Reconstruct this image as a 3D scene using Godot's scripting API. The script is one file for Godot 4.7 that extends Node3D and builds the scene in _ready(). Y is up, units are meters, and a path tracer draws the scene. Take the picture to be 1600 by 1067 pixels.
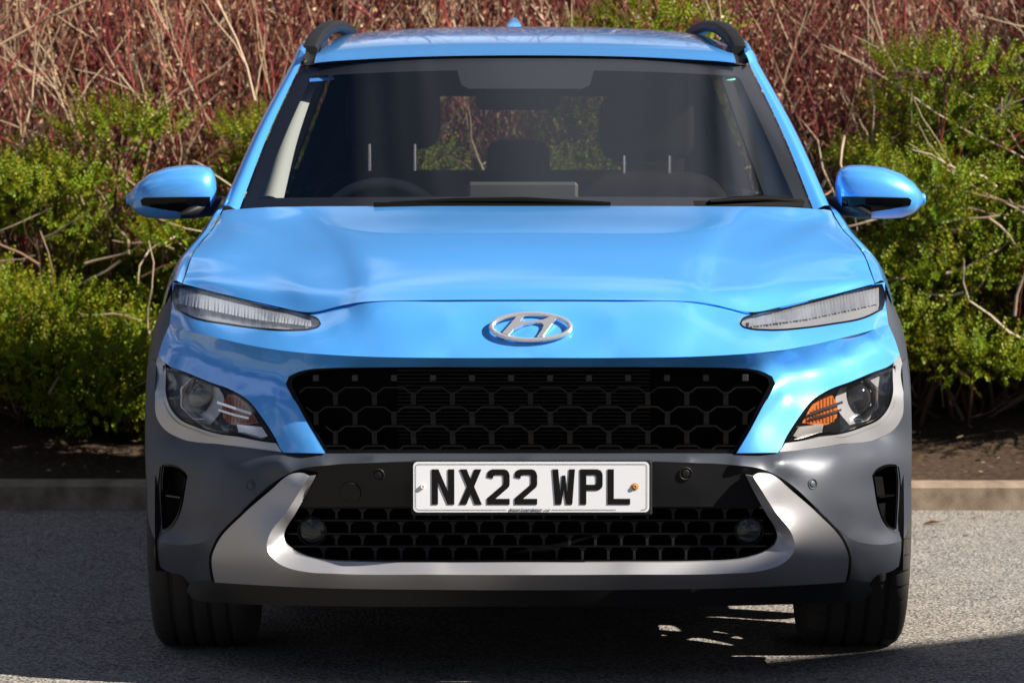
extends Node3D
# A blue compact SUV reversed up to a kerb in front of a dogwood hedge, seen head-on through a long lens.
# World: x right, y up, z towards the camera; the car's number plate stands at z = 0, ground at y = 0.

const FOCAL := 5710.0        # focal length in pixels of the 1600 x 1067 photograph
const EYE := Vector3(0, 1.25, 8.03)
const PITCH := 0.05852       # radians the lens looks down

var mats := {}
var car: Node3D
var rng := RandomNumberGenerator.new()

# ---------------------------------------------------------------- small helpers
# point at depth z seen `off` pixels right of the car's centre line and `py` pixels down the photograph
func Q(off: float, py: float, z: float) -> Vector3:
	var d := Vector3(0, -sin(PITCH), -cos(PITCH)) + Vector3(off / FOCAL, 0, 0) + Vector3(0, cos(PITCH), -sin(PITCH)) * ((533.5 - py) / FOCAL)
	return EYE + d * ((z - EYE.z) / d.z)

func QV(p: Vector3) -> Vector3:
	return Q(p.x, p.y, p.z)

class MB:
	var v := PackedVector3Array()
	var n := PackedVector3Array()
	var c := PackedColorArray()
	var uv := PackedVector2Array()
	var i := PackedInt32Array()
	var tint := Color.WHITE
	func vert(p: Vector3, nn: Vector3) -> int:
		v.append(p); n.append(nn); c.append(tint); uv.append(Vector2(p.x, p.z))
		return v.size() - 1
	func tri(a: int, b: int, d: int) -> void:
		var g := (v[b] - v[a]).cross(v[d] - v[a])
		if g.dot(n[a] + n[b] + n[d]) > 0.0:
			i.append_array(PackedInt32Array([a, d, b]))
		else:
			i.append_array(PackedInt32Array([a, b, d]))
	func ftri(a: Vector3, b: Vector3, d: Vector3, out := Vector3.ZERO) -> void:
		var g := (b - a).cross(d - a).normalized()
		if out != Vector3.ZERO and g.dot(out) < 0.0: g = -g
		var k := vert(a, g)
		vert(b, g); vert(d, g)
		tri(k, k + 1, k + 2)
	func quad(a: Vector3, b: Vector3, d: Vector3, e: Vector3, out := Vector3.ZERO) -> void:
		var g := (d - a).cross(e - b).normalized()
		if out != Vector3.ZERO and g.dot(out) < 0.0: g = -g
		var k := vert(a, g)
		vert(b, g); vert(d, g); vert(e, g)
		tri(k, k + 1, k + 2); tri(k, k + 2, k + 3)
	# a grid of points; normals by differences, turned to the side `towards` a point
	func grid(rows: Array, eye: Vector3, away := false) -> void:
		var h := rows.size()
		var w: int = rows[0].size()
		var base := v.size()
		for r in h:
			for q in w:
				var du: Vector3 = rows[r][mini(q + 1, w - 1)] - rows[r][maxi(q - 1, 0)]
				var dv: Vector3 = rows[mini(r + 1, h - 1)][q] - rows[maxi(r - 1, 0)][q]
				var g := du.cross(dv).normalized()
				if (g.dot(eye - rows[r][q]) < 0.0) != away: g = -g
				vert(rows[r][q], g)
		for r in h - 1:
			for q in w - 1:
				var a := base + r * w + q
				tri(a, a + 1, a + w + 1); tri(a, a + w + 1, a + w)
	# closed rings joined one to the next, normals outward from the ring centres
	func rings(rs: Array, caps := true) -> void:
		var h := rs.size()
		var w: int = rs[0].size()
		var base := v.size()
		var mid := []
		for r in h:
			var s := Vector3.ZERO
			for p in rs[r]: s += p
			mid.append(s / w)
		for r in h:
			for q in w:
				var du: Vector3 = rs[r][(q + 1) % w] - rs[r][(q + w - 1) % w]
				var dv: Vector3 = rs[mini(r + 1, h - 1)][q] - rs[maxi(r - 1, 0)][q]
				var g := du.cross(dv).normalized()
				if g.dot(rs[r][q] - mid[r]) < 0.0: g = -g
				vert(rs[r][q], g)
		for r in h - 1:
			for q in w:
				var a := base + r * w + q
				var b := base + r * w + (q + 1) % w
				tri(a, b, b + w); tri(a, b + w, a + w)
		if caps:
			for e in [0, h - 1]:
				var out: Vector3 = (mid[e] - mid[1 if e == 0 else h - 2]).normalized()
				for q in w:
					ftri(mid[e], rs[e][q], rs[e][(q + 1) % w], out)
	func tube(path: Array, radii: Array, sides := 8, caps := true) -> void:
		var rs := []
		for k in path.size():
			var t: Vector3 = (path[mini(k + 1, path.size() - 1)] - path[maxi(k - 1, 0)]).normalized()
			var a := t.cross(Vector3.UP if absf(t.y) < 0.9 else Vector3.RIGHT).normalized()
			var b := t.cross(a)
			var ring := []
			for s in sides:
				var ang := TAU * s / sides
				ring.append(path[k] + (a * cos(ang) + b * sin(ang)) * radii[k])
			rs.append(ring)
		rings(rs, caps)
	# an oblong bar swept along a path: w across `side`, h across the third axis
	func bar(path: Array, side: Vector3, w: float, h: float) -> void:
		for k in path.size() - 1:
			var t: Vector3 = (path[k + 1] - path[k]).normalized()
			var up := t.cross(side).normalized()
			var a := side * w * 0.5
			var b := up * h * 0.5
			var p0: Vector3 = path[k]
			var p1: Vector3 = path[k + 1]
			quad(p0 - a + b, p0 + a + b, p1 + a + b, p1 - a + b, up)
			quad(p0 - a - b, p0 + a - b, p1 + a - b, p1 - a - b, -up)
			quad(p0 + a - b, p0 + a + b, p1 + a + b, p1 + a - b, side)
			quad(p0 - a - b, p0 - a + b, p1 - a + b, p1 - a - b, -side)
			if k == 0: quad(p0 - a - b, p0 + a - b, p0 + a + b, p0 - a + b, -t)
			if k == path.size() - 2: quad(p1 - a - b, p1 + a - b, p1 + a + b, p1 - a + b, t)
	func box(lo: Vector3, hi: Vector3, bev := 0.0) -> void:
		boxt(Transform3D(Basis(), (lo + hi) * 0.5), hi - lo, bev)
	func boxt(t: Transform3D, size: Vector3, bev := 0.0) -> void:
		var s := size * 0.5
		var e := minf(bev, minf(s.x, minf(s.y, s.z)) * 0.9)
		for ax in 3:
			for sg in [-1.0, 1.0]:
				var o := Vector3.ZERO; o[ax] = sg * s[ax]
				var p := Vector3.ZERO; p[(ax + 1) % 3] = s[(ax + 1) % 3] - e
				var q := Vector3.ZERO; q[(ax + 2) % 3] = s[(ax + 2) % 3] - e
				quad(t * (o - p - q), t * (o + p - q), t * (o + p + q), t * (o - p + q), t.basis * o)
		if e <= 0.0: return
		for ax in 3:
			var b := (ax + 1) % 3
			var d := (ax + 2) % 3
			for s1 in [-1.0, 1.0]:
				for s2 in [-1.0, 1.0]:
					var pts := []
					for end in [-1.0, 1.0]:
						var m := Vector3.ZERO
						m[ax] = end * (s[ax] - e); m[b] = s1 * s[b]; m[d] = s2 * (s[d] - e)
						var k := m
						k[b] = s1 * (s[b] - e); k[d] = s2 * s[d]
						pts.append(t * m); pts.append(t * k)
					var out := Vector3.ZERO; out[b] = s1; out[d] = s2
					quad(pts[0], pts[1], pts[3], pts[2], t.basis * out)
		for sx in [-1.0, 1.0]:
			for sy in [-1.0, 1.0]:
				for sz in [-1.0, 1.0]:
					var k := Vector3(sx, sy, sz)
					ftri(t * Vector3(sx * s.x, sy * (s.y - e), sz * (s.z - e)), t * Vector3(sx * (s.x - e), sy * s.y, sz * (s.z - e)), t * Vector3(sx * (s.x - e), sy * (s.y - e), sz * s.z), t.basis * k)
	# a cushion: a box swollen smooth
	func cushion(t: Transform3D, size: Vector3, e := 0.45) -> void:
		var rs := []
		for j in 15:
			var b := lerpf(-PI * 0.5, PI * 0.5, j / 14.0) * 0.985
			var ring := []
			for k in 28:
				var a := TAU * k / 28
				var cb := pow(absf(cos(b)), e)
				ring.append(t * (Vector3(signf(cos(a)) * pow(absf(cos(a)), e) * cb, signf(sin(b)) * pow(absf(sin(b)), e), signf(sin(a)) * pow(absf(sin(a)), e) * cb) * size * 0.5))
			rs.append(ring)
		rings(rs)
	# flat outline pushed to a depth: outline in the xy plane of t, front face at +z
	func prism(poly: PackedVector2Array, t: Transform3D, depth: float, bev := 0.0) -> void:
		var ix := Geometry2D.triangulate_polygon(poly)
		var base := v.size()
		var f := t.basis.z.normalized()
		for p in poly: vert(t * Vector3(p.x, p.y, 0), f)
		for k in range(0, ix.size(), 3): tri(base + ix[k], base + ix[k + 1], base + ix[k + 2])
		var cw := Geometry2D.is_polygon_clockwise(poly)
		for k in poly.size():
			var a := poly[k]
			var b := poly[(k + 1) % poly.size()]
			var o := Vector3(b.y - a.y, a.x - b.x, 0) * (-1.0 if cw else 1.0)
			quad(t * Vector3(a.x, a.y, 0), t * Vector3(b.x, b.y, 0), t * Vector3(b.x, b.y, -depth), t * Vector3(a.x, a.y, -depth), t.basis * o)
	# profile (radius, along) turned about an axis
	func lathe(t: Transform3D, prof: Array, sides: int, wobble = null) -> void:
		var rows := []
		var base := v.size()
		for k in prof.size():
			for s in sides + 1:
				var a := TAU * s / sides
				var r: float = prof[k].x
				if wobble != null: r += wobble.call(k, s)
				var p0: Vector2 = prof[maxi(k - 1, 0)]
				var p1: Vector2 = prof[mini(k + 1, prof.size() - 1)]
				var tn := (p1 - p0).normalized()
				var nn := Vector3(cos(a) * tn.y, sin(a) * tn.y, -tn.x)
				vert(t * Vector3(cos(a) * r, sin(a) * r, prof[k].y), (t.basis * nn).normalized())
		for k in prof.size() - 1:
			for s in sides:
				var a := base + k * (sides + 1) + s
				tri(a, a + 1, a + sides + 2); tri(a, a + sides + 2, a + sides + 1)
	func mesh() -> ArrayMesh:
		var arr := []
		arr.resize(Mesh.ARRAY_MAX)
		arr[Mesh.ARRAY_VERTEX] = v
		arr[Mesh.ARRAY_NORMAL] = n
		arr[Mesh.ARRAY_COLOR] = c
		arr[Mesh.ARRAY_TEX_UV] = uv
		arr[Mesh.ARRAY_INDEX] = i
		var m := ArrayMesh.new()
		m.add_surface_from_arrays(Mesh.PRIMITIVE_TRIANGLES, arr)
		return m

func obj(called: String, mb, mat: Material, parent: Node3D = null) -> MeshInstance3D:
	var o := MeshInstance3D.new()
	o.name = called
	o.mesh = mb.mesh() if mb is MB else mb
	o.material_override = mat
	(parent if parent else self).add_child(o, true)
	return o

func group_node(called: String, parent: Node3D = null) -> Node3D:
	var o := Node3D.new()
	o.name = called
	(parent if parent else self).add_child(o, true)
	return o

func tag(o: Node, label: String, category: String, group := "", kind := "") -> void:
	if label: o.set_meta("label", label)
	if category: o.set_meta("category", category)
	if group: o.set_meta("group", group)
	if kind: o.set_meta("kind", kind)

func lin(r: float, g: float, b: float, a := 1.0) -> Color:
	var k := Color(r, g, b).linear_to_srgb()
	k.a = a
	return k

func mat(called: String, col: Color, rough := 0.6, metal := 0.0, more := {}) -> StandardMaterial3D:
	var m := StandardMaterial3D.new()
	m.resource_name = called
	m.albedo_color = col
	m.roughness = rough
	m.metallic = metal
	for k in more: m.set(k, more[k])
	mats[called] = m
	return m

func cr(a: Vector3, b: Vector3, c: Vector3, d: Vector3, t: float) -> Vector3:
	return 0.5 * (2.0 * b + (c - a) * t + (2.0 * a - 5.0 * b + 4.0 * c - d) * t * t + (3.0 * b - a - 3.0 * c + d) * t * t * t)

func along(pts: Array, u: float) -> Vector3:
	var s := clampf(u, 0.0, 1.0) * (pts.size() - 1)
	var k := mini(int(s), pts.size() - 2)
	var t := s - k
	var b: Vector3 = pts[k]
	var c: Vector3 = pts[k + 1]
	var a: Vector3 = pts[k - 1] if k > 0 else b * 2.0 - c
	var d: Vector3 = pts[k + 2] if k + 2 < pts.size() else c * 2.0 - b
	return cr(a, b, c, d, t)

# control rows in (off, py, z) -> rows of points in space; full = mirrored to both halves
func ctrl(rows: Array, full := true, sign := 1.0) -> Array:
	var out := []
	for r in rows:
		var line := []
		if full:
			for k in range(r.size() - 1, 0, -1):
				line.append(QV(Vector3(-r[k].x, r[k].y, r[k].z)))
			for p in r: line.append(QV(p))
		else:
			for p in r: line.append(QV(Vector3(p.x * sign, p.y, p.z)))
		out.append(line)
	return out

func surf(rows: Array, u: float, v: float) -> Vector3:
	var colm := []
	for r in rows: colm.append(along(r, u))
	return along(colm, v)

func patch(rows: Array, nu: int, nv: int) -> Array:
	var out := []
	for j in nv + 1:
		var line := []
		for k in nu + 1: line.append(surf(rows, float(k) / nu, float(j) / nv))
		out.append(line)
	return out

# thin-plate spline through (off, py) -> z
class TPS:
	var pts := []
	var w := PackedFloat64Array()
	static func U(r2: float) -> float:
		return 0.0 if r2 < 1e-9 else r2 * log(r2)
	func _init(ctrl_pts: Array, mirrored: bool) -> void:
		for p in ctrl_pts:
			pts.append(p)
			if mirrored and p.x > 0.5: pts.append(Vector3(-p.x, p.y, p.z))
		var n := pts.size()
		var m := []
		for a in n + 3:
			var row := PackedFloat64Array()
			row.resize(n + 4)
			m.append(row)
		for a in n:
			for b in n:
				var d := Vector2(pts[a].x - pts[b].x, pts[a].y - pts[b].y) * 0.01
				m[a][b] = U(d.length_squared()) + (1e-4 if a == b else 0.0)
			m[a][n] = 1.0; m[a][n + 1] = pts[a].x * 0.01; m[a][n + 2] = pts[a].y * 0.01
			m[n][a] = 1.0; m[n + 1][a] = pts[a].x * 0.01; m[n + 2][a] = pts[a].y * 0.01
			m[a][n + 3] = pts[a].z
		var t := n + 3
		for k in t:
			var best := k
			for r in range(k + 1, t):
				if absf(m[r][k]) > absf(m[best][k]): best = r
			var sw = m[k]; m[k] = m[best]; m[best] = sw
			var pk: PackedFloat64Array = m[k]
			for r in range(k + 1, t):
				var f: float = m[r][k] / pk[k]
				if f == 0.0: continue
				var row: PackedFloat64Array = m[r]
				for q in range(k, t + 1): row[q] -= f * pk[q]
				m[r] = row
		w.resize(t)
		for k in range(t - 1, -1, -1):
			var s: float = m[k][t]
			for q in range(k + 1, t): s -= m[k][q] * w[q]
			w[k] = s / m[k][k]
	func at(x: float, y: float) -> float:
		var n := pts.size()
		var s := w[n] + w[n + 1] * x * 0.01 + w[n + 2] * y * 0.01
		for k in n:
			s += w[k] * U((x - pts[k].x) * (x - pts[k].x) * 1e-4 + (y - pts[k].y) * (y - pts[k].y) * 1e-4)
		return s

func V2(a: Array) -> PackedVector2Array:
	var o := PackedVector2Array()
	for k in range(0, a.size(), 2): o.append(Vector2(a[k], a[k + 1]))
	return o

func mirrored(half: PackedVector2Array) -> PackedVector2Array:
	# half runs from the centre line out and back to the centre line
	var o := half.duplicate()
	for k in range(half.size() - 1, -1, -1):
		if half[k].x > 0.5: o.append(Vector2(-half[k].x, half[k].y))
	return o

func smooth_line(pts: PackedVector2Array, closed: bool, step: float, curved: bool) -> PackedVector2Array:
	var o := PackedVector2Array()
	var n := pts.size()
	var last := n if closed else n - 1
	for k in last:
		var b := pts[k]
		var c := pts[(k + 1) % n]
		var m := maxi(1, int(ceil(b.distance_to(c) / step)))
		for s in m:
			if curved:
				var a := pts[(k + n - 1) % n]
				var d := pts[(k + 2) % n]
				# sharp corners stay sharp
				if absf((b - a).angle_to(c - b)) > 0.75: a = b * 2.0 - c
				if absf((c - b).angle_to(d - c)) > 0.75: d = c * 2.0 - b
				var l := b.distance_to(c)
				o.append(b.cubic_interpolate_in_time(c, a, d, float(s) / m, l, -a.distance_to(b), l + c.distance_to(d)))
			else:
				o.append(b.lerp(c, float(s) / m))
	if not closed: o.append(pts[n - 1])
	return o

# a skin over a 2D outline with holes, carried into space by `f`; edges may be turned back along `flange`
func skin(outline: PackedVector2Array, holes: Array, step: float, f: Callable, eye: Vector3, flange := Vector3.ZERO, mb: MB = null, curved := false) -> MB:
	if mb == null: mb = MB.new()
	var loops := [smooth_line(outline, true, step * 0.7, curved)]
	for h in holes: loops.append(smooth_line(h, true, step * 0.7, curved))
	var pts := PackedVector2Array()
	for l in loops: pts.append_array(l)
	var lo := outline[0]
	var hi := outline[0]
	for p in outline:
		lo = lo.min(p); hi = hi.max(p)
	var r := RandomNumberGenerator.new()
	r.seed = 5
	var y := lo.y + step * 0.5
	var edge := pts.duplicate()
	var near := step * 0.55
	while y < hi.y:
		var x := lo.x + step * 0.5
		while x < hi.x:
			var p := Vector2(x + r.randf_range(-0.12, 0.12) * step, y + r.randf_range(-0.12, 0.12) * step)
			x += step
			if not Geometry2D.is_point_in_polygon(p, loops[0]): continue
			var ok := true
			for k in range(1, loops.size()):
				if Geometry2D.is_point_in_polygon(p, loops[k]): ok = false
			if ok:
				for q in edge:
					if absf(q.x - p.x) < near and absf(q.y - p.y) < near:
						ok = false
						break
			if ok: pts.append(p)
		y += step
	var ix := Geometry2D.triangulate_delaunay(pts)
	var base := mb.v.size()
	var e := 0.6
	for p in pts:
		var c: Vector3 = f.call(p)
		var du: Vector3 = f.call(p + Vector2(e, 0)) - f.call(p - Vector2(e, 0))
		var dv: Vector3 = f.call(p + Vector2(0, e)) - f.call(p - Vector2(0, e))
		var g := du.cross(dv).normalized()
		if g.dot(eye - c) < 0.0: g = -g
		mb.vert(c, g)
	for k in range(0, ix.size(), 3):
		var m := (pts[ix[k]] + pts[ix[k + 1]] + pts[ix[k + 2]]) / 3.0
		if not Geometry2D.is_point_in_polygon(m, loops[0]): continue
		var inside := false
		for q in range(1, loops.size()):
			if Geometry2D.is_point_in_polygon(m, loops[q]): inside = true
		if not inside: mb.tri(base + ix[k], base + ix[k + 1], base + ix[k + 2])
	if flange != Vector3.ZERO:
		for l in loops:
			for k in l.size():
				var a: Vector3 = f.call(l[k])
				var b: Vector3 = f.call(l[(k + 1) % l.size()])
				mb.quad(a, b, b + flange, a + flange)
	return mb

# a car panel traced in photograph pixels, its depth a spline through known points
func panel(called: String, outline: PackedVector2Array, holes: Array, tps: TPS, step: float, m: Material, parent: Node3D, sign := 1.0, lift := 0.0, flange := 0.012) -> MeshInstance3D:
	var f := func(p: Vector2) -> Vector3: return Q(p.x * sign, p.y, tps.at(p.x, p.y) + lift)
	return obj(called, skin(outline, holes, step, f, EYE, Vector3(0, 0, -flange) if flange != 0.0 else Vector3.ZERO, null, true), m, parent)

func _ready() -> void:
	rng.seed = 20
	# --- camera
	var cam := Camera3D.new()
	cam.name = "camera"
	add_child(cam)
	cam.position = EYE
	cam.rotation = Vector3(-PITCH, 0.00525, 0)
	cam.near = 0.1
	cam.far = 600.0
	var att := CameraAttributesPhysical.new()
	att.frustum_focal_length = 128.5
	att.frustum_focus_distance = 8.6
	att.exposure_aperture = 7.5
	att.frustum_far = 600.0
	att.frustum_near = 0.1
	cam.attributes = att
	cam.current = true
	# --- sky
	var env := Environment.new()
	env.background_mode = Environment.BG_SKY
	var sky := Sky.new()
	sky.sky_material = sky_material()
	env.sky = sky
	env.tonemap_mode = Environment.TONE_MAPPER_LINEAR
	env.tonemap_exposure = 2.45
	env.sdfgi_enabled = true
	env.ssao_enabled = true
	env.ssil_enabled = true
	var we := WorldEnvironment.new()
	we.name = "environment"
	we.environment = env
	add_child(we)
	# --- sun: from the right, a little in front of the car, 36 degrees up
	var sun := DirectionalLight3D.new()
	sun.name = "sun"
	sun.light_energy = 1.6
	sun.light_color = Color(1.0, 0.955, 0.89)
	sun.light_angular_distance = 0.53
	sun.shadow_enabled = true
	add_child(sun)
	sun.look_at_from_position(Vector3.ZERO, -Vector3(0.775, 0.588, 0.235), Vector3.UP)
	make_materials()
	build_ground()
	build_building()
	build_car()
	build_hedge()
	build_litter()

# blue sky with broken cloud, the same all round
func sky_material() -> ProceduralSkyMaterial:
	var m := ProceduralSkyMaterial.new()
	m.sky_top_color = Color(0.22, 0.36, 0.60)
	m.sky_horizon_color = Color(0.86, 0.90, 0.96)
	m.sky_curve = 0.14
	m.sky_energy_multiplier = 0.42
	m.ground_bottom_color = Color(0.25, 0.24, 0.22)
	m.ground_horizon_color = Color(0.42, 0.42, 0.42)
	m.sun_angle_max = 3.0
	var fn := FastNoiseLite.new()
	fn.seed = 11
	fn.noise_type = FastNoiseLite.TYPE_SIMPLEX_SMOOTH
	fn.frequency = 1.0
	fn.fractal_octaves = 5
	fn.fractal_gain = 0.52
	var w := 512
	var h := 256
	var im := Image.create(w, h, false, Image.FORMAT_RGBA8)
	for j in h:
		var up := PI * (0.5 - (j + 0.5) / h)
		if up < 0.0:
			continue
		for k in w:
			var a := TAU * (k + 0.5) / w
			var d := Vector3(cos(a) * cos(up), sin(up), sin(a) * cos(up))
			# a flat layer of cloud above: it crowds together towards the horizon
			var q := Vector3(d.x, 0.0, d.z) / (d.y + 0.22) * 1.5
			var s := fn.get_noise_3d(q.x, 3.7, q.z) + 0.35 * fn.get_noise_3d(q.x * 3.1, 9.0, q.z * 3.1)
			var cover := smoothstep(-0.05, 0.5, s) * smoothstep(1.5, 0.85, up)
			im.set_pixel(k, j, Color(1, 1, 1, cover))
	m.sky_cover = ImageTexture.create_from_image(im)
	m.sky_cover_modulate = Color(0.88, 0.89, 0.92)
	return m

func noise_image(seed_: int, freq: float, size: int, octaves := 3, type := FastNoiseLite.TYPE_SIMPLEX_SMOOTH) -> Image:
	var f := FastNoiseLite.new()
	f.seed = seed_
	f.noise_type = type
	f.frequency = freq
	f.fractal_octaves = octaves
	if type == FastNoiseLite.TYPE_CELLULAR:
		f.cellular_return_type = FastNoiseLite.RETURN_CELL_VALUE
	return f.get_seamless_image(size, size)

# a colour texture: noise pictures mixed and run through a colour ramp (linear colours)
func ramp_texture(layers: Array, size: int, cols: Array) -> ImageTexture:
	var data := []
	for l in layers: data.append(l[0].get_data())
	var per := []
	for l in layers: per.append(l[0].get_data().size() / (size * size))
	var lut := []
	for k in 256:
		var t := k / 255.0 * (cols.size() - 1)
		var a := mini(int(t), cols.size() - 2)
		var q: Color = cols[a].lerp(cols[a + 1], t - a)
		lut.append(q.linear_to_srgb())
	var bytes := PackedByteArray()
	bytes.resize(size * size * 3)
	for k in size * size:
		var s := 0.0
		for l in layers.size(): s += data[l][k * per[l]] * layers[l][1]
		var c: Color = lut[clampi(int(s), 0, 255)]
		bytes[k * 3] = int(c.r * 255.0); bytes[k * 3 + 1] = int(c.g * 255.0); bytes[k * 3 + 2] = int(c.b * 255.0)
	return ImageTexture.create_from_image(Image.create_from_data(size, size, false, Image.FORMAT_RGB8, bytes))

func make_materials() -> void:
	mat("paint", lin(0.075, 0.35, 0.86), 0.34, 0.3, {"clearcoat_enabled": true, "clearcoat": 1.0, "clearcoat_roughness": 0.02})
	mat("grey_cladding", lin(0.054, 0.063, 0.083), 0.44, 0.4)
	mat("tab_grey", lin(0.016, 0.016, 0.018), 0.5)
	mat("black_plastic", lin(0.010, 0.0105, 0.012), 0.5, 0.0, {"metallic_specular": 0.35})
	mat("gloss_black", lin(0.003, 0.003, 0.0033), 0.16, 0.0, {"metallic_specular": 0.32})
	mat("deep_black", lin(0.0025, 0.0025, 0.0025), 0.7, 0.0, {"metallic_specular": 0.2})
	mat("silver", lin(0.37, 0.38, 0.41), 0.40, 0.6)
	mat("crystal", lin(0.50, 0.52, 0.55), 0.18, 0.7)
	mat("piano_black", lin(0.002, 0.002, 0.0022), 0.17, 0.0, {"metallic_specular": 0.33})
	mat("lamp_silver", lin(0.42, 0.43, 0.45), 0.28, 0.6)
	mat("dark_lens", lin(0.012, 0.012, 0.014), 0.04, 0.0, {"metallic_specular": 0.7})
	mat("display_grey", lin(0.018, 0.021, 0.022), 0.6)
	mat("trim_silver", lin(0.42, 0.435, 0.47), 0.3, 0.6)
	mat("badge", lin(0.75, 0.75, 0.76), 0.15, 0.75)
	mat("chrome", lin(0.74, 0.74, 0.76), 0.16, 1.0)
	mat("reflector", lin(0.7, 0.7, 0.72), 0.2, 0.9)
	mat("rubber", lin(0.030, 0.029, 0.027), 0.85)
	mat("frit", lin(0.006, 0.006, 0.007), 0.35)
	mat("glass", Color(0.3, 0.4, 0.4, 0.006), 0.01, 0.0, {"transparency": BaseMaterial3D.TRANSPARENCY_ALPHA})
	mat("tinted_glass", Color(0.01, 0.013, 0.013, 0.62), 0.02, 0.0, {"transparency": BaseMaterial3D.TRANSPARENCY_ALPHA})
	mat("lamp_glass", Color(0.6, 0.65, 0.7, 0.012), 0.02, 0.0, {"transparency": BaseMaterial3D.TRANSPARENCY_ALPHA})
	mat("lens_glass", Color(1, 1, 1, 0.02), 0.02, 0.0, {"refraction_enabled": true, "refraction_scale": 0.05, "transparency": BaseMaterial3D.TRANSPARENCY_ALPHA})
	mat("amber", lin(0.30, 0.08, 0.012), 0.15, 0.0)
	mat("interior_dark", lin(0.009, 0.0095, 0.010), 0.75, 0.0, {"metallic_specular": 0.25})
	mat("interior_grey", lin(0.09, 0.10, 0.10), 0.7)
	mat("interior_pale", lin(0.30, 0.335, 0.325), 0.8)
	mat("plate_white", lin(0.70, 0.735, 0.80), 0.35)
	mat("plate_black", lin(0.006, 0.006, 0.006), 0.5, 0.0, {"metallic_specular": 0.25})
	mat("screw_white", lin(0.75, 0.72, 0.65), 0.5)
	mat("screw_rust", lin(0.50, 0.22, 0.05), 0.6)
	mat("sticker_green", lin(0.10, 0.50, 0.36), 0.6)
	mat("sticker_blue", lin(0.03, 0.16, 0.5), 0.6)
	# asphalt: pale and dark chippings over broad worn patches
	var chips := noise_image(3, 0.22, 1024, 1, FastNoiseLite.TYPE_CELLULAR)
	var fine := noise_image(4, 0.16, 1024, 3)
	var broad := noise_image(5, 0.006, 1024, 4)
	var tex := ramp_texture([[chips, 0.60], [fine, 0.38], [broad, 0.10]], 1024, [Color(0.015, 0.014, 0.013), Color(0.03, 0.029, 0.027), Color(0.10, 0.095, 0.088), Color(0.195, 0.184, 0.170), Color(0.25, 0.235, 0.216), Color(0.33, 0.31, 0.285), Color(0.5, 0.475, 0.44)])
	var relief := ImageTexture.create_from_image(chips)
	mat("asphalt", Color.WHITE, 0.92, 0.0, {"albedo_texture": tex, "uv1_triplanar": true, "uv1_world_triplanar": true, "uv1_scale": Vector3(0.7, 0.7, 0.7), "heightmap_enabled": true, "heightmap_scale": 0.35, "heightmap_texture": relief, "metallic_specular": 0.3})
	var soilt := ramp_texture([[noise_image(8, 0.05, 512, 5), 0.7], [noise_image(9, 0.2, 512, 2), 0.35]], 512, [Color(0.012, 0.008, 0.006), Color(0.035, 0.024, 0.017), Color(0.06, 0.042, 0.03), Color(0.13, 0.095, 0.065)])
	mat("soil", Color.WHITE, 0.95, 0.0, {"albedo_texture": soilt, "uv1_triplanar": true, "uv1_world_triplanar": true, "uv1_scale": Vector3(1.1, 1.1, 1.1), "metallic_specular": 0.2})
	var conc := ramp_texture([[noise_image(12, 0.012, 512, 5), 0.65], [noise_image(13, 0.25, 512, 2), 0.4]], 512, [Color(0.06, 0.045, 0.032), Color(0.13, 0.098, 0.07), Color(0.215, 0.165, 0.122), Color(0.29, 0.23, 0.175), Color(0.42, 0.36, 0.30)])
	mat("kerb_concrete", Color.WHITE, 0.9, 0.0, {"albedo_texture": conc, "uv1_triplanar": true, "uv1_world_triplanar": true, "uv1_scale": Vector3(1.3, 1.3, 1.3), "metallic_specular": 0.3})
	mat("brick_red", lin(0.30, 0.13, 0.09), 0.9)
	mat("roof_grey", lin(0.16, 0.16, 0.17), 0.8)
	mat("window_dark", lin(0.03, 0.035, 0.04), 0.08)
	mat("stem", Color.WHITE, 0.55, 0.0, {"vertex_color_use_as_albedo": true, "metallic_specular": 0.4})
	mat("leaf", Color.WHITE, 0.42, 0.0, {"vertex_color_use_as_albedo": true, "backlight_enabled": true, "backlight": Color(0.8, 0.85, 0.3), "metallic_specular": 0.33})
	mat("dry_leaf", Color.WHITE, 0.7, 0.0, {"vertex_color_use_as_albedo": true, "backlight_enabled": true, "backlight": Color(0.5, 0.4, 0.3)})

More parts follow.
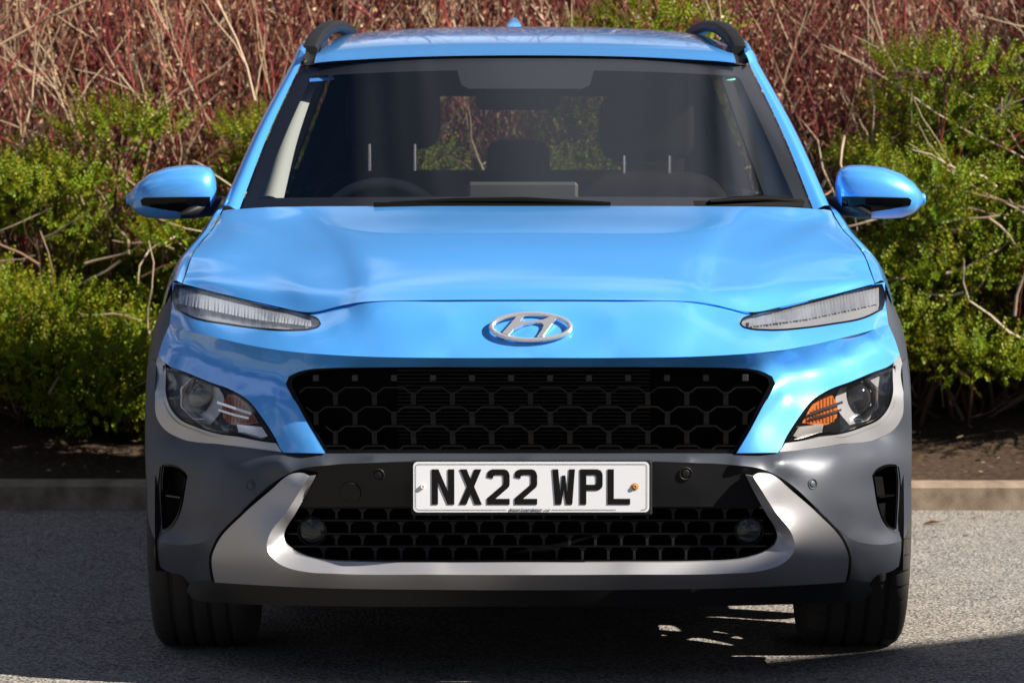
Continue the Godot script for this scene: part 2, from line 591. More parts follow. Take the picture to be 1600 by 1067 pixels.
func build_ground() -> void:
	var mb := MB.new()
	var rows := []
	for z in [300.0, 40.0, 8.0, 0.0, -3.9]:
		var line := []
		for x in [-300.0, -20.0, 0.0, 20.0, 300.0]: line.append(Vector3(x, 0, z))
		rows.append(line)
	mb.grid(rows, Vector3(0, 50, 0))
	tag(obj("car_park_asphalt", mb, mats.asphalt), "worn grey asphalt of the car park", "ground", "", "structure")
	# planting bed: soil rising from the kerb
	mb = MB.new()
	rows = []
	var fn := FastNoiseLite.new()
	fn.frequency = 1.6
	fn.fractal_octaves = 4
	for j in 46:
		var line := []
		var z := -3.99 - j * 0.09 if j < 40 else -7.5 - (j - 39) * 40.0
		for k in 121:
			var x := (k - 60) * 0.14
			if k == 0: x = -300.0
			if k == 120: x = 300.0
			var rise := smoothstep(-4.0, -5.6, z) * 0.26
			line.append(Vector3(x, 0.076 + rise + (0.05 * fn.get_noise_2d(x, z) if j > 0 else 0.0), z))
		rows.append(line)
	mb.grid(rows, Vector3(0, 50, 0))
	tag(obj("planting_bed_soil", mb, mats.soil), "dark bare soil of the planting bed behind the kerb", "soil", "", "structure")
	# kerb of long concrete stones
	var kerb := group_node("kerb")
	tag(kerb, "low concrete kerb between the asphalt and the planting bed", "kerb", "", "structure")
	kerb.position = Vector3(0, 0, -3.87)
	var stone := MB.new()
	stone.box(Vector3(-0.4985, -0.1, -0.13), Vector3(0.4985, 0.088, 0.0), 0.014)
	var sm := stone.mesh()
	for k in 26:
		var s := obj("kerb_stone", sm, mats.kerb_concrete, kerb)
		s.position = Vector3(-12.55 + k * 1.0, rng.randf_range(-0.003, 0.003), rng.randf_range(-0.003, 0.003))

# the flat-roofed block off to the right whose shadow lies across the asphalt in front of the car
func build_building() -> void:
	var b := group_node("building")
	tag(b, "flat roofed brick building standing to the front right of the car", "building")
	var h := 5.0
	var corner := Vector3(0.886, 0, -0.775) + Vector3(0.775, 0, 0.235) / 0.588 * h
	var dirv := Vector3(1, 0, -0.72).normalized()
	var back := Vector3(0.72, 0, 1).normalized()
	b.transform = Transform3D(Basis(dirv, Vector3.UP, back), corner - dirv * 1.5)
	var mb := MB.new()
	mb.box(Vector3(0, -0.05, 0), Vector3(11, h - 0.25, 7))
	obj("wall", mb, mats.brick_red, b)
	mb = MB.new()
	mb.box(Vector3(-0.0, h - 0.25, -0.0), Vector3(11.1, h, 7.1), 0.02)
	obj("roof", mb, mats.roof_grey, b)
	for k in 4:
		mb = MB.new()
		mb.box(Vector3(1.2 + k * 2.5, 1.0, -0.03), Vector3(2.6 + k * 2.5, 2.3, 0.02), 0.01)
		obj("window", mb, mats.window_dark, b)

# ================================================================ the car
const CREASE := [0, 559, 130, 559, 258, 557, 300, 555, 345, 552, 400, 546, 440, 539, 480, 530, 541, 514, 562, 507]
const LAMP_TOP := [580, 555, 568, 568, 533, 583, 502, 596, 467, 609, 440, 626, 421, 650, 398, 686, 389, 704]
const LAMP_LOW := [396, 692, 421, 689, 459, 678.5, 483, 679, 520, 668, 548, 654.5, 562, 636.5, 568.5, 615.5, 568, 585]
const TRIM_OUT := [389, 706, 483, 694, 545, 685, 572, 669, 583, 651, 585, 619, 583, 566]
const BUMPER_CREASE := [0, 722, 250, 723, 310, 726, 365, 734, 400, 752, 450, 796, 490, 834, 510, 846, 540, 851, 575, 847, 584, 843]

func P3(a: Array) -> Array:
	var o := []
	for k in range(0, a.size(), 3): o.append(Vector3(a[k], a[k + 1], a[k + 2]))
	return o

# the corners of the face lie nearer the front below the lamps, clear of the tyres
func SQ(a: Array) -> Array:
	var o := P3(a)
	for k in o.size():
		var p: Vector3 = o[k]
		if p.z < -0.3:
			p.z = lerpf(p.z, -0.3 + (p.z + 0.3) * 0.5, smoothstep(500.0, 620.0, p.y))
			o[k] = p
	return o

func build_car() -> void:
	car = group_node("car")
	tag(car, "bright blue compact SUV with black grille parked with its back to the kerb", "car")
	car.rotation_degrees.y = 0.5
	build_bonnet_and_nose()
	build_grille()
	build_bumper()
	build_lamps(1.0)
	build_lamps(-1.0)
	build_plate()
	build_greenhouse()
	build_interior()
	build_mirror(1.0)
	build_mirror(-1.0)
	build_sides()
	build_wheels()

var bonnet_rows := []
var nose: TPS

func build_bonnet_and_nose() -> void:
	var rows := [
		P3([0, 322, -1.08, 150, 322, -1.085, 320, 322.5, -1.11, 362, 323, -1.115, 410, 324, -1.13, 454, 327, -1.17, 466, 327.5, -1.19, 475, 329, -1.2]),
		P3([0, 334, -0.95, 145, 335, -0.955, 300, 339, -0.975, 352, 344, -0.99, 405, 347, -1.01, 456, 345, -1.07, 478, 350, -1.07, 491, 357, -1.06]),
		P3([0, 355, -0.75, 140, 356, -0.755, 270, 360.5, -0.775, 325, 368, -0.80, 382, 372.5, -0.83, 446, 366.5, -0.90, 485, 374, -0.90, 511, 380, -0.9]),
		P3([0, 383, -0.55, 135, 384, -0.555, 253, 388.5, -0.575, 306, 397, -0.60, 364, 402, -0.63, 432, 394.5, -0.725, 490, 397, -0.755, 525, 400, -0.78]),
		P3([0, 415, -0.38, 132, 416, -0.385, 244, 420.5, -0.405, 294, 429, -0.43, 352, 432.5, -0.465, 416, 425, -0.565, 490, 423, -0.64, 534, 424, -0.70]),
		P3([0, 442, -0.26, 130, 443, -0.265, 242, 446.5, -0.285, 288, 453.5, -0.31, 345, 457.5, -0.352, 404, 451, -0.45, 490, 441, -0.565, 538, 435, -0.655]),
		P3([0, 468, -0.175, 130, 468.5, -0.18, 244, 470.5, -0.205, 290, 476, -0.24, 345, 487.5, -0.283, 400, 477.5, -0.375, 480, 459, -0.515, 541, 443, -0.63])]
	bonnet_rows = ctrl(rows)
	var mb := MB.new()
	var g := patch(bonnet_rows, 112, 56)
	mb.grid(g, Vector3(0, 4, 4))
	# edges turned down so that the shut lines read as gaps
	for k in g[0].size() - 1:
		var a: Vector3 = g[-1][k]
		var b: Vector3 = g[-1][k + 1]
		mb.quad(a, b, b + Vector3(0, -0.012, -0.02), a + Vector3(0, -0.012, -0.02), Vector3(0, 0, 1))
		a = g[0][k]; b = g[0][k + 1]
		mb.quad(a, b, b + Vector3(0, -0.015, 0.0), a + Vector3(0, -0.015, 0.0), Vector3(0, 0, -1))
	for r in g.size() - 1:
		for e in [0, -1]:
			var a: Vector3 = g[r][e]
			var b: Vector3 = g[r + 1][e]
			mb.quad(a, b, b + Vector3(0, -0.02, 0), a + Vector3(0, -0.02, 0), Vector3(1 if e else -1, 0, 0))
	obj("bonnet", mb, mats.paint, car)
	# nose panel between the bonnet shut line and the long crease
	var n0 := P3([0, 469, -0.176, 130, 469.5, -0.181, 258, 472, -0.211, 285, 477.5, -0.241, 345, 490.5, -0.284, 400, 479, -0.376, 480, 460, -0.516, 541, 444, -0.63, 557, 441, -0.665])
	var n1 := P3([0, 500, -0.105, 130, 501, -0.11, 258, 503, -0.14, 300, 508, -0.165, 345, 510, -0.20, 400, 505, -0.255, 480, 492, -0.40, 541, 478, -0.54, 558, 475, -0.60])
	var n2 := P3([0, 535, -0.06, 130, 535.5, -0.065, 258, 535, -0.09, 300, 534, -0.11, 345, 531, -0.14, 400, 525, -0.20, 480, 512, -0.33, 541, 498, -0.48, 560, 492, -0.56])
	var n3 := SQ([0, 559, -0.04, 130, 559, -0.043, 258, 557, -0.06, 300, 555, -0.075, 345, 552, -0.10, 400, 546, -0.15, 440, 539, -0.21, 480, 530, -0.28, 541, 514, -0.44, 562, 507, -0.54])
	nose = TPS.new(n0 + n1 + n2 + n3, true)
	var half := [0, 471, 130, 471.5, 258, 474, 300, 481.5, 345, 492, 400, 479.5, 480, 460.5, 541, 444.5, 557, 441, 558, 475, 560, 492]
	var cr_ := CREASE.duplicate()
	var back := []
	for k in range(cr_.size() - 2, -1, -2): back.append_array([cr_[k], cr_[k + 1]])
	var line := V2(half + back)
	var hole := drl_outline(0.0)
	var holes := [hole]
	var other := PackedVector2Array()
	for p in hole: other.append(Vector2(-p.x, p.y))
	holes.append(other)
	panel("nose_panel", mirrored(line), holes, nose, 9.0, mats.paint, car, 1.0, 0.0, 0.014)
	# below the crease: brow underside, lamp brow and the strips beside the grille
	var brow := TPS.new(SQ([0, 559, -0.04, 130, 559, -0.043, 258, 557, -0.06, 345, 552, -0.10, 400, 546, -0.15, 440, 539, -0.21, 480, 530, -0.28, 541, 514, -0.44, 562, 507, -0.54,
		0, 574, -0.085, 130, 574, -0.09, 258, 574, -0.105, 320, 575, -0.125, 352, 579, -0.14, 375, 590, -0.155, 381, 602, -0.16, 362, 636, -0.125, 343, 672, -0.095, 323, 707, -0.075,
		389, 704, -0.105, 398, 686, -0.12, 421, 650, -0.155, 440, 626, -0.19, 467, 609, -0.235, 502, 596, -0.31, 533, 583, -0.40, 568, 568, -0.52, 580, 555, -0.59,
		395, 573, -0.185, 428, 573, -0.232, 480, 550, -0.325, 530, 528, -0.44, 400, 620, -0.15, 375, 660, -0.115, 572, 530, -0.565]), true)
	var b := V2(CREASE + [572, 530] + LAMP_TOP + [386, 707, 322, 708, 343, 673, 362, 637, 380, 603, 381, 598, 376, 588, 366, 582, 350, 577.5, 320, 575, 258, 574, 0, 573.5])
	panel("front_panel", mirrored(b), [], brow, 8.0, mats.paint, car, 1.0, 0.0, 0.02)
	# emblem: slanted letter in an oval ring, lying on the nose
	var o := Q(0, 511, nose.at(0, 511) + 0.004)
	var up := (Q(0, 500, nose.at(0, 500)) - Q(0, 522, nose.at(0, 522))).normalized()
	var t := Transform3D(Basis(Vector3.RIGHT, up, Vector3.RIGHT.cross(up)), o)
	var em := group_node("emblem", car)
	var hw := 0.0925
	var hh: float = 22.0 / 22.0 * (Q(0, 489.5, nose.at(0, 489.5)) - Q(0, 533, nose.at(0, 533))).length() * 0.5
	mb = MB.new()
	var rs := []
	for k in 64:
		var a := TAU * k / 64
		var c := Vector2(cos(a) * hw * 0.95, sin(a) * hh * 0.91)
		var nn := Vector2(cos(a) / hw, sin(a) / hh).normalized()
		var ring := []
		for s in 10:
			var q := TAU * s / 10
			var d := c + nn * cos(q) * 0.0058
			ring.append(t * Vector3(d.x, d.y, sin(q) * 0.0052))
		rs.append(ring)
	rs.append(rs[0])
	mb.rings(rs, false)
	obj("emblem_ring", mb, mats.badge, em)
	mb = MB.new()
	var hp := PackedVector2Array()
	for p in V2([-0.70, -0.50, -0.52, 0.08, -0.34, 0.70, -0.15, 0.82, -0.27, 0.33, 0.0, 0.36, 0.3, 0.45, 0.5, 0.68, 0.66, 0.70, 0.47, 0.0, 0.30, -0.70, 0.15, -0.76, 0.27, -0.3, 0.32, 0.05, 0.28, 0.19, 0.14, 0.25, -0.17, 0.11, -0.42, -0.22, -0.56, -0.66]):
		hp.append(Vector2(p.x * hw * 0.98, p.y * hh * 0.98))
	mb.prism(hp, t.translated_local(Vector3(0, 0, 0.0045)), 0.007)
	obj("emblem_letter", mb, mats.badge, em)

func drl_outline(grow: float) -> PackedVector2Array:
	var raw := V2([327, 506, 331, 498, 345, 491.5, 400, 480, 470, 462.5, 540, 445, 553, 443.5, 557, 455, 557, 472, 553, 484, 530, 495.5, 470, 508, 430, 513.5, 370, 517, 342, 514.5, 331, 511])
	if grow == 0.0: return raw
	var r := Geometry2D.offset_polygon(raw, grow, Geometry2D.JOIN_ROUND)
	return r[0]

func gz(off: float, py: float) -> float:
	return -0.098 + 0.035 * (py - 575.0) / 130.0 - 3.6e-7 * off * off

func build_grille() -> void:
	var gr := group_node("grille", car)
	var line := mirrored(V2([0, 573, 320, 574, 352, 577, 378, 588, 383, 600, 362, 640, 323, 709, 0, 709]))
	var inner := mirrored(V2([0, 577, 318, 578, 348, 581, 370, 590, 374, 600, 354, 640, 319, 702, 0, 702]))
	var tp := TPS.new(P3([0, 573, -0.098, 0, 709, -0.062, 200, 573, -0.112, 200, 709, -0.077, 380, 600, -0.145, 323, 709, -0.10]), true)
	panel("grille_surround", line, [inner], tp, 12.0, mats.gloss_black, gr, 1.0, 0.0, 0.05)
	var yt := [604.5, 635.0, 665.0, 696.0]
	for r in 4:
		var wide: float = 372.0 - maxf(0.0, (yt[r] - 600.0) * 0.53)
		var path := []
		var half_shift := 30.5 if r % 2 == 0 else 0.0
		var pts := []
		for k in range(-8, 9):
			var c := half_shift + k * 61.0
			pts.append_array([Vector2(c - 15, yt[r]), Vector2(c + 15, yt[r]), Vector2(c + 26, yt[r] + 8.5), Vector2(c + 35, yt[r] + 8.5)])
		for p in pts:
			if absf(p.x) <= wide: path.append(Q(p.x, p.y, gz(p.x, p.y) - 0.013))
		var mb := MB.new()
		mb.bar(path, Vector3(0, 0, 1), 0.026, 0.0034)
		obj("grille_bar", mb, mats.piano_black, gr)
		if r == 3: continue
		for k in range(-8, 9):
			var c := half_shift + k * 61.0 + 30.5
			if absf(c) > wide - 8.0: continue
			mb = MB.new()
			var a := Q(c - 4.6, yt[r] + 9.5, gz(c, yt[r]) - 0.007)
			var d := Q(c + 4.6, yt[r] + 29.5, gz(c, yt[r]) - 0.007)
			mb.box(Vector3(a.x, d.y, a.z - 0.022), Vector3(d.x, a.y, a.z), 0.0012)
			obj("grille_rib", mb, mats.piano_black, gr)
	for k in range(-6, 6):
		var c := 30.5 + k * 61.0
		var mb := MB.new()
		var a := Q(c - 5, 585, gz(c, 590) - 0.004)
		var d := Q(c + 5, 596, gz(c, 590) - 0.004)
		mb.box(Vector3(a.x, d.y, a.z - 0.02), Vector3(d.x, a.y, a.z), 0.0015)
		obj("grille_tab", mb, mats.tab_grey, gr)
	# radiator behind, with its fins
	var mb := MB.new()
	mb.box(Vector3(-0.56, 0.5, -0.24), Vector3(0.56, 0.76, -0.205))
	obj("radiator_shroud", mb, mats.deep_black, gr)
	mb = MB.new()
	for k in 27:
		var y := 0.515 + k * 0.0085
		mb.box(Vector3(-0.30, y, -0.205), Vector3(0.27, y + 0.003, -0.18))
	obj("radiator_fins", mb, mats.black_plastic, gr)

func build_bumper() -> void:
	var up := TPS.new(SQ([0, 708, -0.05, 0, 715, -0.02, 0, 722, -0.012, 250, 708, -0.068, 250, 716, -0.038, 250, 723, -0.03, 326, 709, -0.085, 326, 717, -0.058, 310, 726, -0.045,
		389, 706, -0.115, 389, 718, -0.084, 365, 734, -0.065, 400, 752, -0.088, 483, 694, -0.24, 478, 714, -0.19, 450, 760, -0.125, 450, 796, -0.12, 490, 834, -0.19, 510, 846, -0.225, 540, 851, -0.315, 575, 847, -0.475, 584, 843, -0.54,
		545, 685, -0.45, 540, 708, -0.35, 572, 669, -0.55, 583, 651, -0.585, 585, 619, -0.60, 583, 566, -0.61, 592, 830, -0.60, 597, 760, -0.63, 598, 700, -0.64, 597, 620, -0.65, 590, 560, -0.66, 530, 760, -0.29, 560, 800, -0.43, 500, 790, -0.20, 540, 832, -0.345, 574, 720, -0.49]), true)
	var top := TRIM_OUT.duplicate()
	var low := []
	for k in range(BUMPER_CREASE.size() - 2, -1, -2): low.append_array([BUMPER_CREASE[k], BUMPER_CREASE[k + 1]])
	var line := V2([0, 709, 250, 709, 326, 709] + top + [590, 560, 596, 620, 598, 700, 597, 760, 592, 825] + low)
	var vent := V2([574, 726, 563, 725, 541, 734, 535, 743, 552, 812, 559, 822, 569, 829, 574, 826, 575.5, 800, 575.5, 735])
	var vent_l := PackedVector2Array()
	for p in vent: vent_l.append(Vector2(-p.x, p.y))
	panel("bumper_upper", mirrored(line), [vent, vent_l], up, 9.0, mats.grey_cladding, car, 1.0, 0.0, 0.015)
	for s in [1.0, -1.0]:
		var vg := group_node("side_vent", car)
		var rim := Geometry2D.offset_polygon(vent, -3.0, Geometry2D.JOIN_ROUND)[0]
		panel("vent_frame", vent, [rim], up, 6.0, mats.gloss_black, vg, s, -0.004, 0.05)
		panel("vent_back", vent, [], up, 14.0, mats.deep_black, vg, s, -0.06, -0.055)
		var mb := MB.new()
		mb.bar([Q(546 * s, 776, up.at(546, 776) - 0.03), Q(575 * s, 772, up.at(575, 772) - 0.03)], Vector3(0, 0, 1), 0.03, 0.004)
		obj("vent_blade", mb, mats.gloss_black, vg)
	# black lower moulding with the number plate panel
	var lo := TPS.new(SQ([0, 722, -0.012, 250, 723, -0.03, 310, 726, -0.045, 365, 734, -0.065, 400, 752, -0.09, 450, 796, -0.12, 490, 834, -0.19, 510, 846, -0.225, 540, 851, -0.315, 575, 847, -0.475, 584, 843, -0.54,
		0, 757, -0.02, 0, 791, -0.036, 250, 757, -0.04, 250, 791, -0.056, 340, 760, -0.07, 357, 785, -0.088, 496, 880, -0.215, 520, 880, -0.29, 550, 880, -0.41, 582, 878, -0.56, 543, 899, -0.42, 530, 912, -0.40, 494, 912, -0.25, 430, 790, -0.115]), true)
	low.reverse()
	var bl := BUMPER_CREASE + [587, 862, 582, 882, 543, 899, 532, 911, 494, 911, 498, 872, 490, 849, 450, 804, 400, 760, 375, 741, 355, 739, 336, 742, 350, 770, 358, 784, 362, 792, 250, 791.5, 0, 791.5]
	bl = BUMPER_CREASE.slice(0, 12) + [450, 804, 400, 760, 387, 748, 375, 741, 365, 739, 355, 739, 336, 742, 350, 770, 358, 784, 362, 792, 250, 791.5, 0, 791.5]
	panel("bumper_lower", mirrored(V2(bl)), [], lo, 9.0, mats.black_plastic, car, 1.0, -0.001, 0.02)
	for s in [1.0, -1.0]:
		panel("bumper_corner", V2(BUMPER_CREASE.slice(10) + [587, 862, 582, 882, 565, 893, 543, 899, 532, 911, 494, 911, 498, 890, 498, 872, 490, 849, 450, 804]), [], lo, 8.0, mats.grey_cladding, car, s, -0.001, 0.02)
	# silver skid trim: face and bevel
	var face := TPS.new(P3([336, 742, -0.05, 355, 739, -0.055, 375, 741, -0.06, 400, 760, -0.072, 450, 804, -0.105, 490, 849, -0.165, 498, 872, -0.19, 493, 909.5, -0.235, 440, 913, -0.175, 340, 918, -0.12, 170, 921, -0.085, 0, 922, -0.075,
		347, 744, -0.043, 379, 795, -0.052, 411, 842, -0.062, 413, 852, -0.062, 411, 862, -0.06, 391, 882, -0.05, 353, 893, -0.036, 306, 896, -0.026, 150, 897.5, -0.01, 0, 898, -0.005]), true)
	var crease := [347, 744, 379, 795, 411, 842, 413, 852, 411, 862, 403, 873, 391, 882, 374, 888.5, 353, 893, 306, 896, 150, 897.5, 0, 898]
	var sk := group_node("skid_trim", car)
	panel("skid_face", mirrored(V2([0, 922, 170, 921, 340, 918, 440, 913, 493, 909.5, 497, 890, 498, 872, 490, 849, 450, 804, 400, 760, 387, 748, 375, 741, 365, 739, 355, 739.5] + crease)), [], face, 8.0, mats.silver, sk, 1.0, 0.004, 0.02)
	var bev := TPS.new(P3([347, 744, -0.039, 379, 795, -0.048, 411, 842, -0.058, 413, 852, -0.058, 411, 862, -0.056, 391, 882, -0.046, 353, 893, -0.032, 306, 896, -0.022, 150, 897.5, -0.006, 0, 898, -0.001,
		336, 742, -0.05, 350, 770, -0.075, 385, 832, -0.092, 386, 838, -0.09, 385, 843, -0.088, 374, 857, -0.078, 340, 871.5, -0.056, 272, 877.5, -0.042, 130, 879, -0.026, 0, 879, -0.02]), true)
	var rc := []
	for k in range(crease.size() - 2, -1, -2): rc.append_array([crease[k], crease[k + 1]])
	panel("skid_bevel", mirrored(V2(rc + [336, 742, 350, 770, 368, 802, 385, 832, 386, 838, 385, 843, 381, 851, 374, 857, 359, 865, 340, 871.5, 310, 876, 272, 877.5, 130, 879, 0, 879])), [], bev, 7.0, mats.silver, sk, 1.0, 0.0, 0.02)
	for s in [1.0, -1.0]:
		panel("skid_gap", V2([336, 742, 355, 739, 365, 739, 375, 741, 387, 748, 400, 760, 450, 804, 490, 849, 498, 872, 497, 890, 493, 911, 497.5, 911, 501.5, 890, 502, 871, 493.5, 846, 453, 800.5, 403, 756.5, 390, 744.5, 377, 737, 366, 735, 354, 735, 333, 739]), [], lo, 5.0, mats.deep_black, car, s, 0.002, 0.02)
	# chin
	var chin := TPS.new(SQ([0, 920, -0.082, 340, 916, -0.128, 440, 911, -0.185, 495, 907, -0.245, 530, 909, -0.38, 0, 947, -0.10, 374, 945, -0.16, 475, 941, -0.24, 530, 931, -0.38, 537, 922, -0.40]), true)
	panel("chin_lip", mirrored(V2([0, 920, 340, 916, 440, 911, 495, 907, 530, 909, 537, 922, 530, 931, 475, 941, 374, 945, 0, 947])), [], chin, 10.0, mats.black_plastic, car, 1.0, 0.0, 0.12)
	# lower grille
	var lg := group_node("lower_grille", car)
	var mb := MB.new()
	mb.box(Vector3(-0.60, 0.27, -0.2), Vector3(0.60, 0.43, -0.17))
	obj("lower_grille_back", mb, mats.deep_black, lg)
	var lz := func(off: float) -> float: return -0.068 - 3.3e-7 * off * off
	var ys := [793.0, 813.0, 834.0, 853.5, 876.0]
	var wd := [366.0, 374.0, 383.0, 378.0, 300.0]
	for r in 5:
		var path := []
		for k in 25:
			var off: float = lerpf(-wd[r], wd[r], k / 24.0)
			path.append(Q(off, ys[r], lz.call(off) - 0.02))
		mb = MB.new()
		mb.bar(path, Vector3(0, 0.12, 0.99).normalized(), 0.04, 0.004)
		obj("lower_grille_bar", mb, mats.gloss_black if r > 0 else mats.black_plastic, lg)
		if r == 4: continue
		for k in range(-10, 10):
			var c := k * 40.5 + (20.25 if r % 2 == 0 else 0.0)
			if absf(c) > wd[r] - 14.0 or (absf(absf(c) - 341.0) < 26.0 and r in [1, 2]): continue
			var t := Transform3D(Basis(), Q(c, ys[r] + 2.0, lz.call(c) - 0.004))
			var px := 8.11 / FOCAL
			mb = MB.new()
			var low_y: float = -(ys[r + 1] - ys[r] - 3.0) * px
			mb.prism(V2([-7 * px, 0, 7 * px, 0, 2 * px, -6 * px, 2 * px, low_y, -2 * px, low_y, -2 * px, -6 * px]), t, 0.03)
			obj("lower_grille_rib", mb, mats.black_plastic, lg)
	# fog lamps
	for s in [1.0, -1.0]:
		var fg := group_node("fog_lamp", car)
		var t := Transform3D(Basis(), Q(341.5 * s, 829.5, -0.10))
		mb = MB.new()
		mb.lathe(t, [Vector2(0.0335, -0.05), Vector2(0.0335, -0.002), Vector2(0.0320, 0.0), Vector2(0.0300, -0.002), Vector2(0.0285, -0.03)], 40)
		obj("fog_lamp_ring", mb, mats.gloss_black, fg)
		mb = MB.new()
		mb.lathe(t, [Vector2(0.0285, -0.028), Vector2(0.020, -0.045), Vector2(0.010, -0.052), Vector2(0.0005, -0.054)], 32)
		obj("fog_lamp_reflector", mb, mats.interior_grey, fg)
		mb = MB.new()
		mb.lathe(t, [Vector2(0.0295, -0.006), Vector2(0.022, -0.001), Vector2(0.012, 0.002), Vector2(0.0004, 0.003)], 32)
		obj("fog_lamp_lens", mb, mats.lamp_glass, fg)
	# parking sensors and the towing-eye cover
	for a in [[-239, 742, lo], [242, 740, lo], [-438, 758, up], [441, 756, up], [-282, 769, lo]]:
		var off: float = a[0]
		var z: float = a[2].at(absf(off), a[1])
		var c := Q(off, a[1], z)
		var gx: Vector3 = Q(off + 4, a[1], a[2].at(absf(off + 4), a[1])) - Q(off - 4, a[1], a[2].at(absf(off - 4), a[1]))
		var gy: Vector3 = Q(off, a[1] - 4, a[2].at(absf(off), a[1] - 4)) - Q(off, a[1] + 4, a[2].at(absf(off), a[1] + 4))
		var nn := gx.cross(gy).normalized()
		var t := Transform3D(Basis(gx.normalized(), nn.cross(gx.normalized()), nn), c)
		var big: bool = absf(off) < 300
		mb = MB.new()
		var k := 1.0 if big else 0.82
		mb.lathe(t, [Vector2(0.0150 * k, -0.003), Vector2(0.0150 * k, 0.0012), Vector2(0.0125 * k, 0.0018), Vector2(0.0105 * k, -0.002), Vector2(0.0092 * k, -0.002), Vector2(0.0090 * k, 0.0012), Vector2(0.0075 * k, 0.0020), Vector2(0.0003, 0.0022)], 28)
		if off == -282.0:
			mb = MB.new()
			mb.lathe(t, [Vector2(0.0236, -0.004), Vector2(0.0236, 0.0015), Vector2(0.0226, 0.0022), Vector2(0.021, 0.0024), Vector2(0.0003, 0.0024)], 40)
			obj("towing_eye_cover", mb, mats.black_plastic, car)
			continue
		obj("parking_sensor", mb, mats.black_plastic if big else mats.grey_cladding, car)

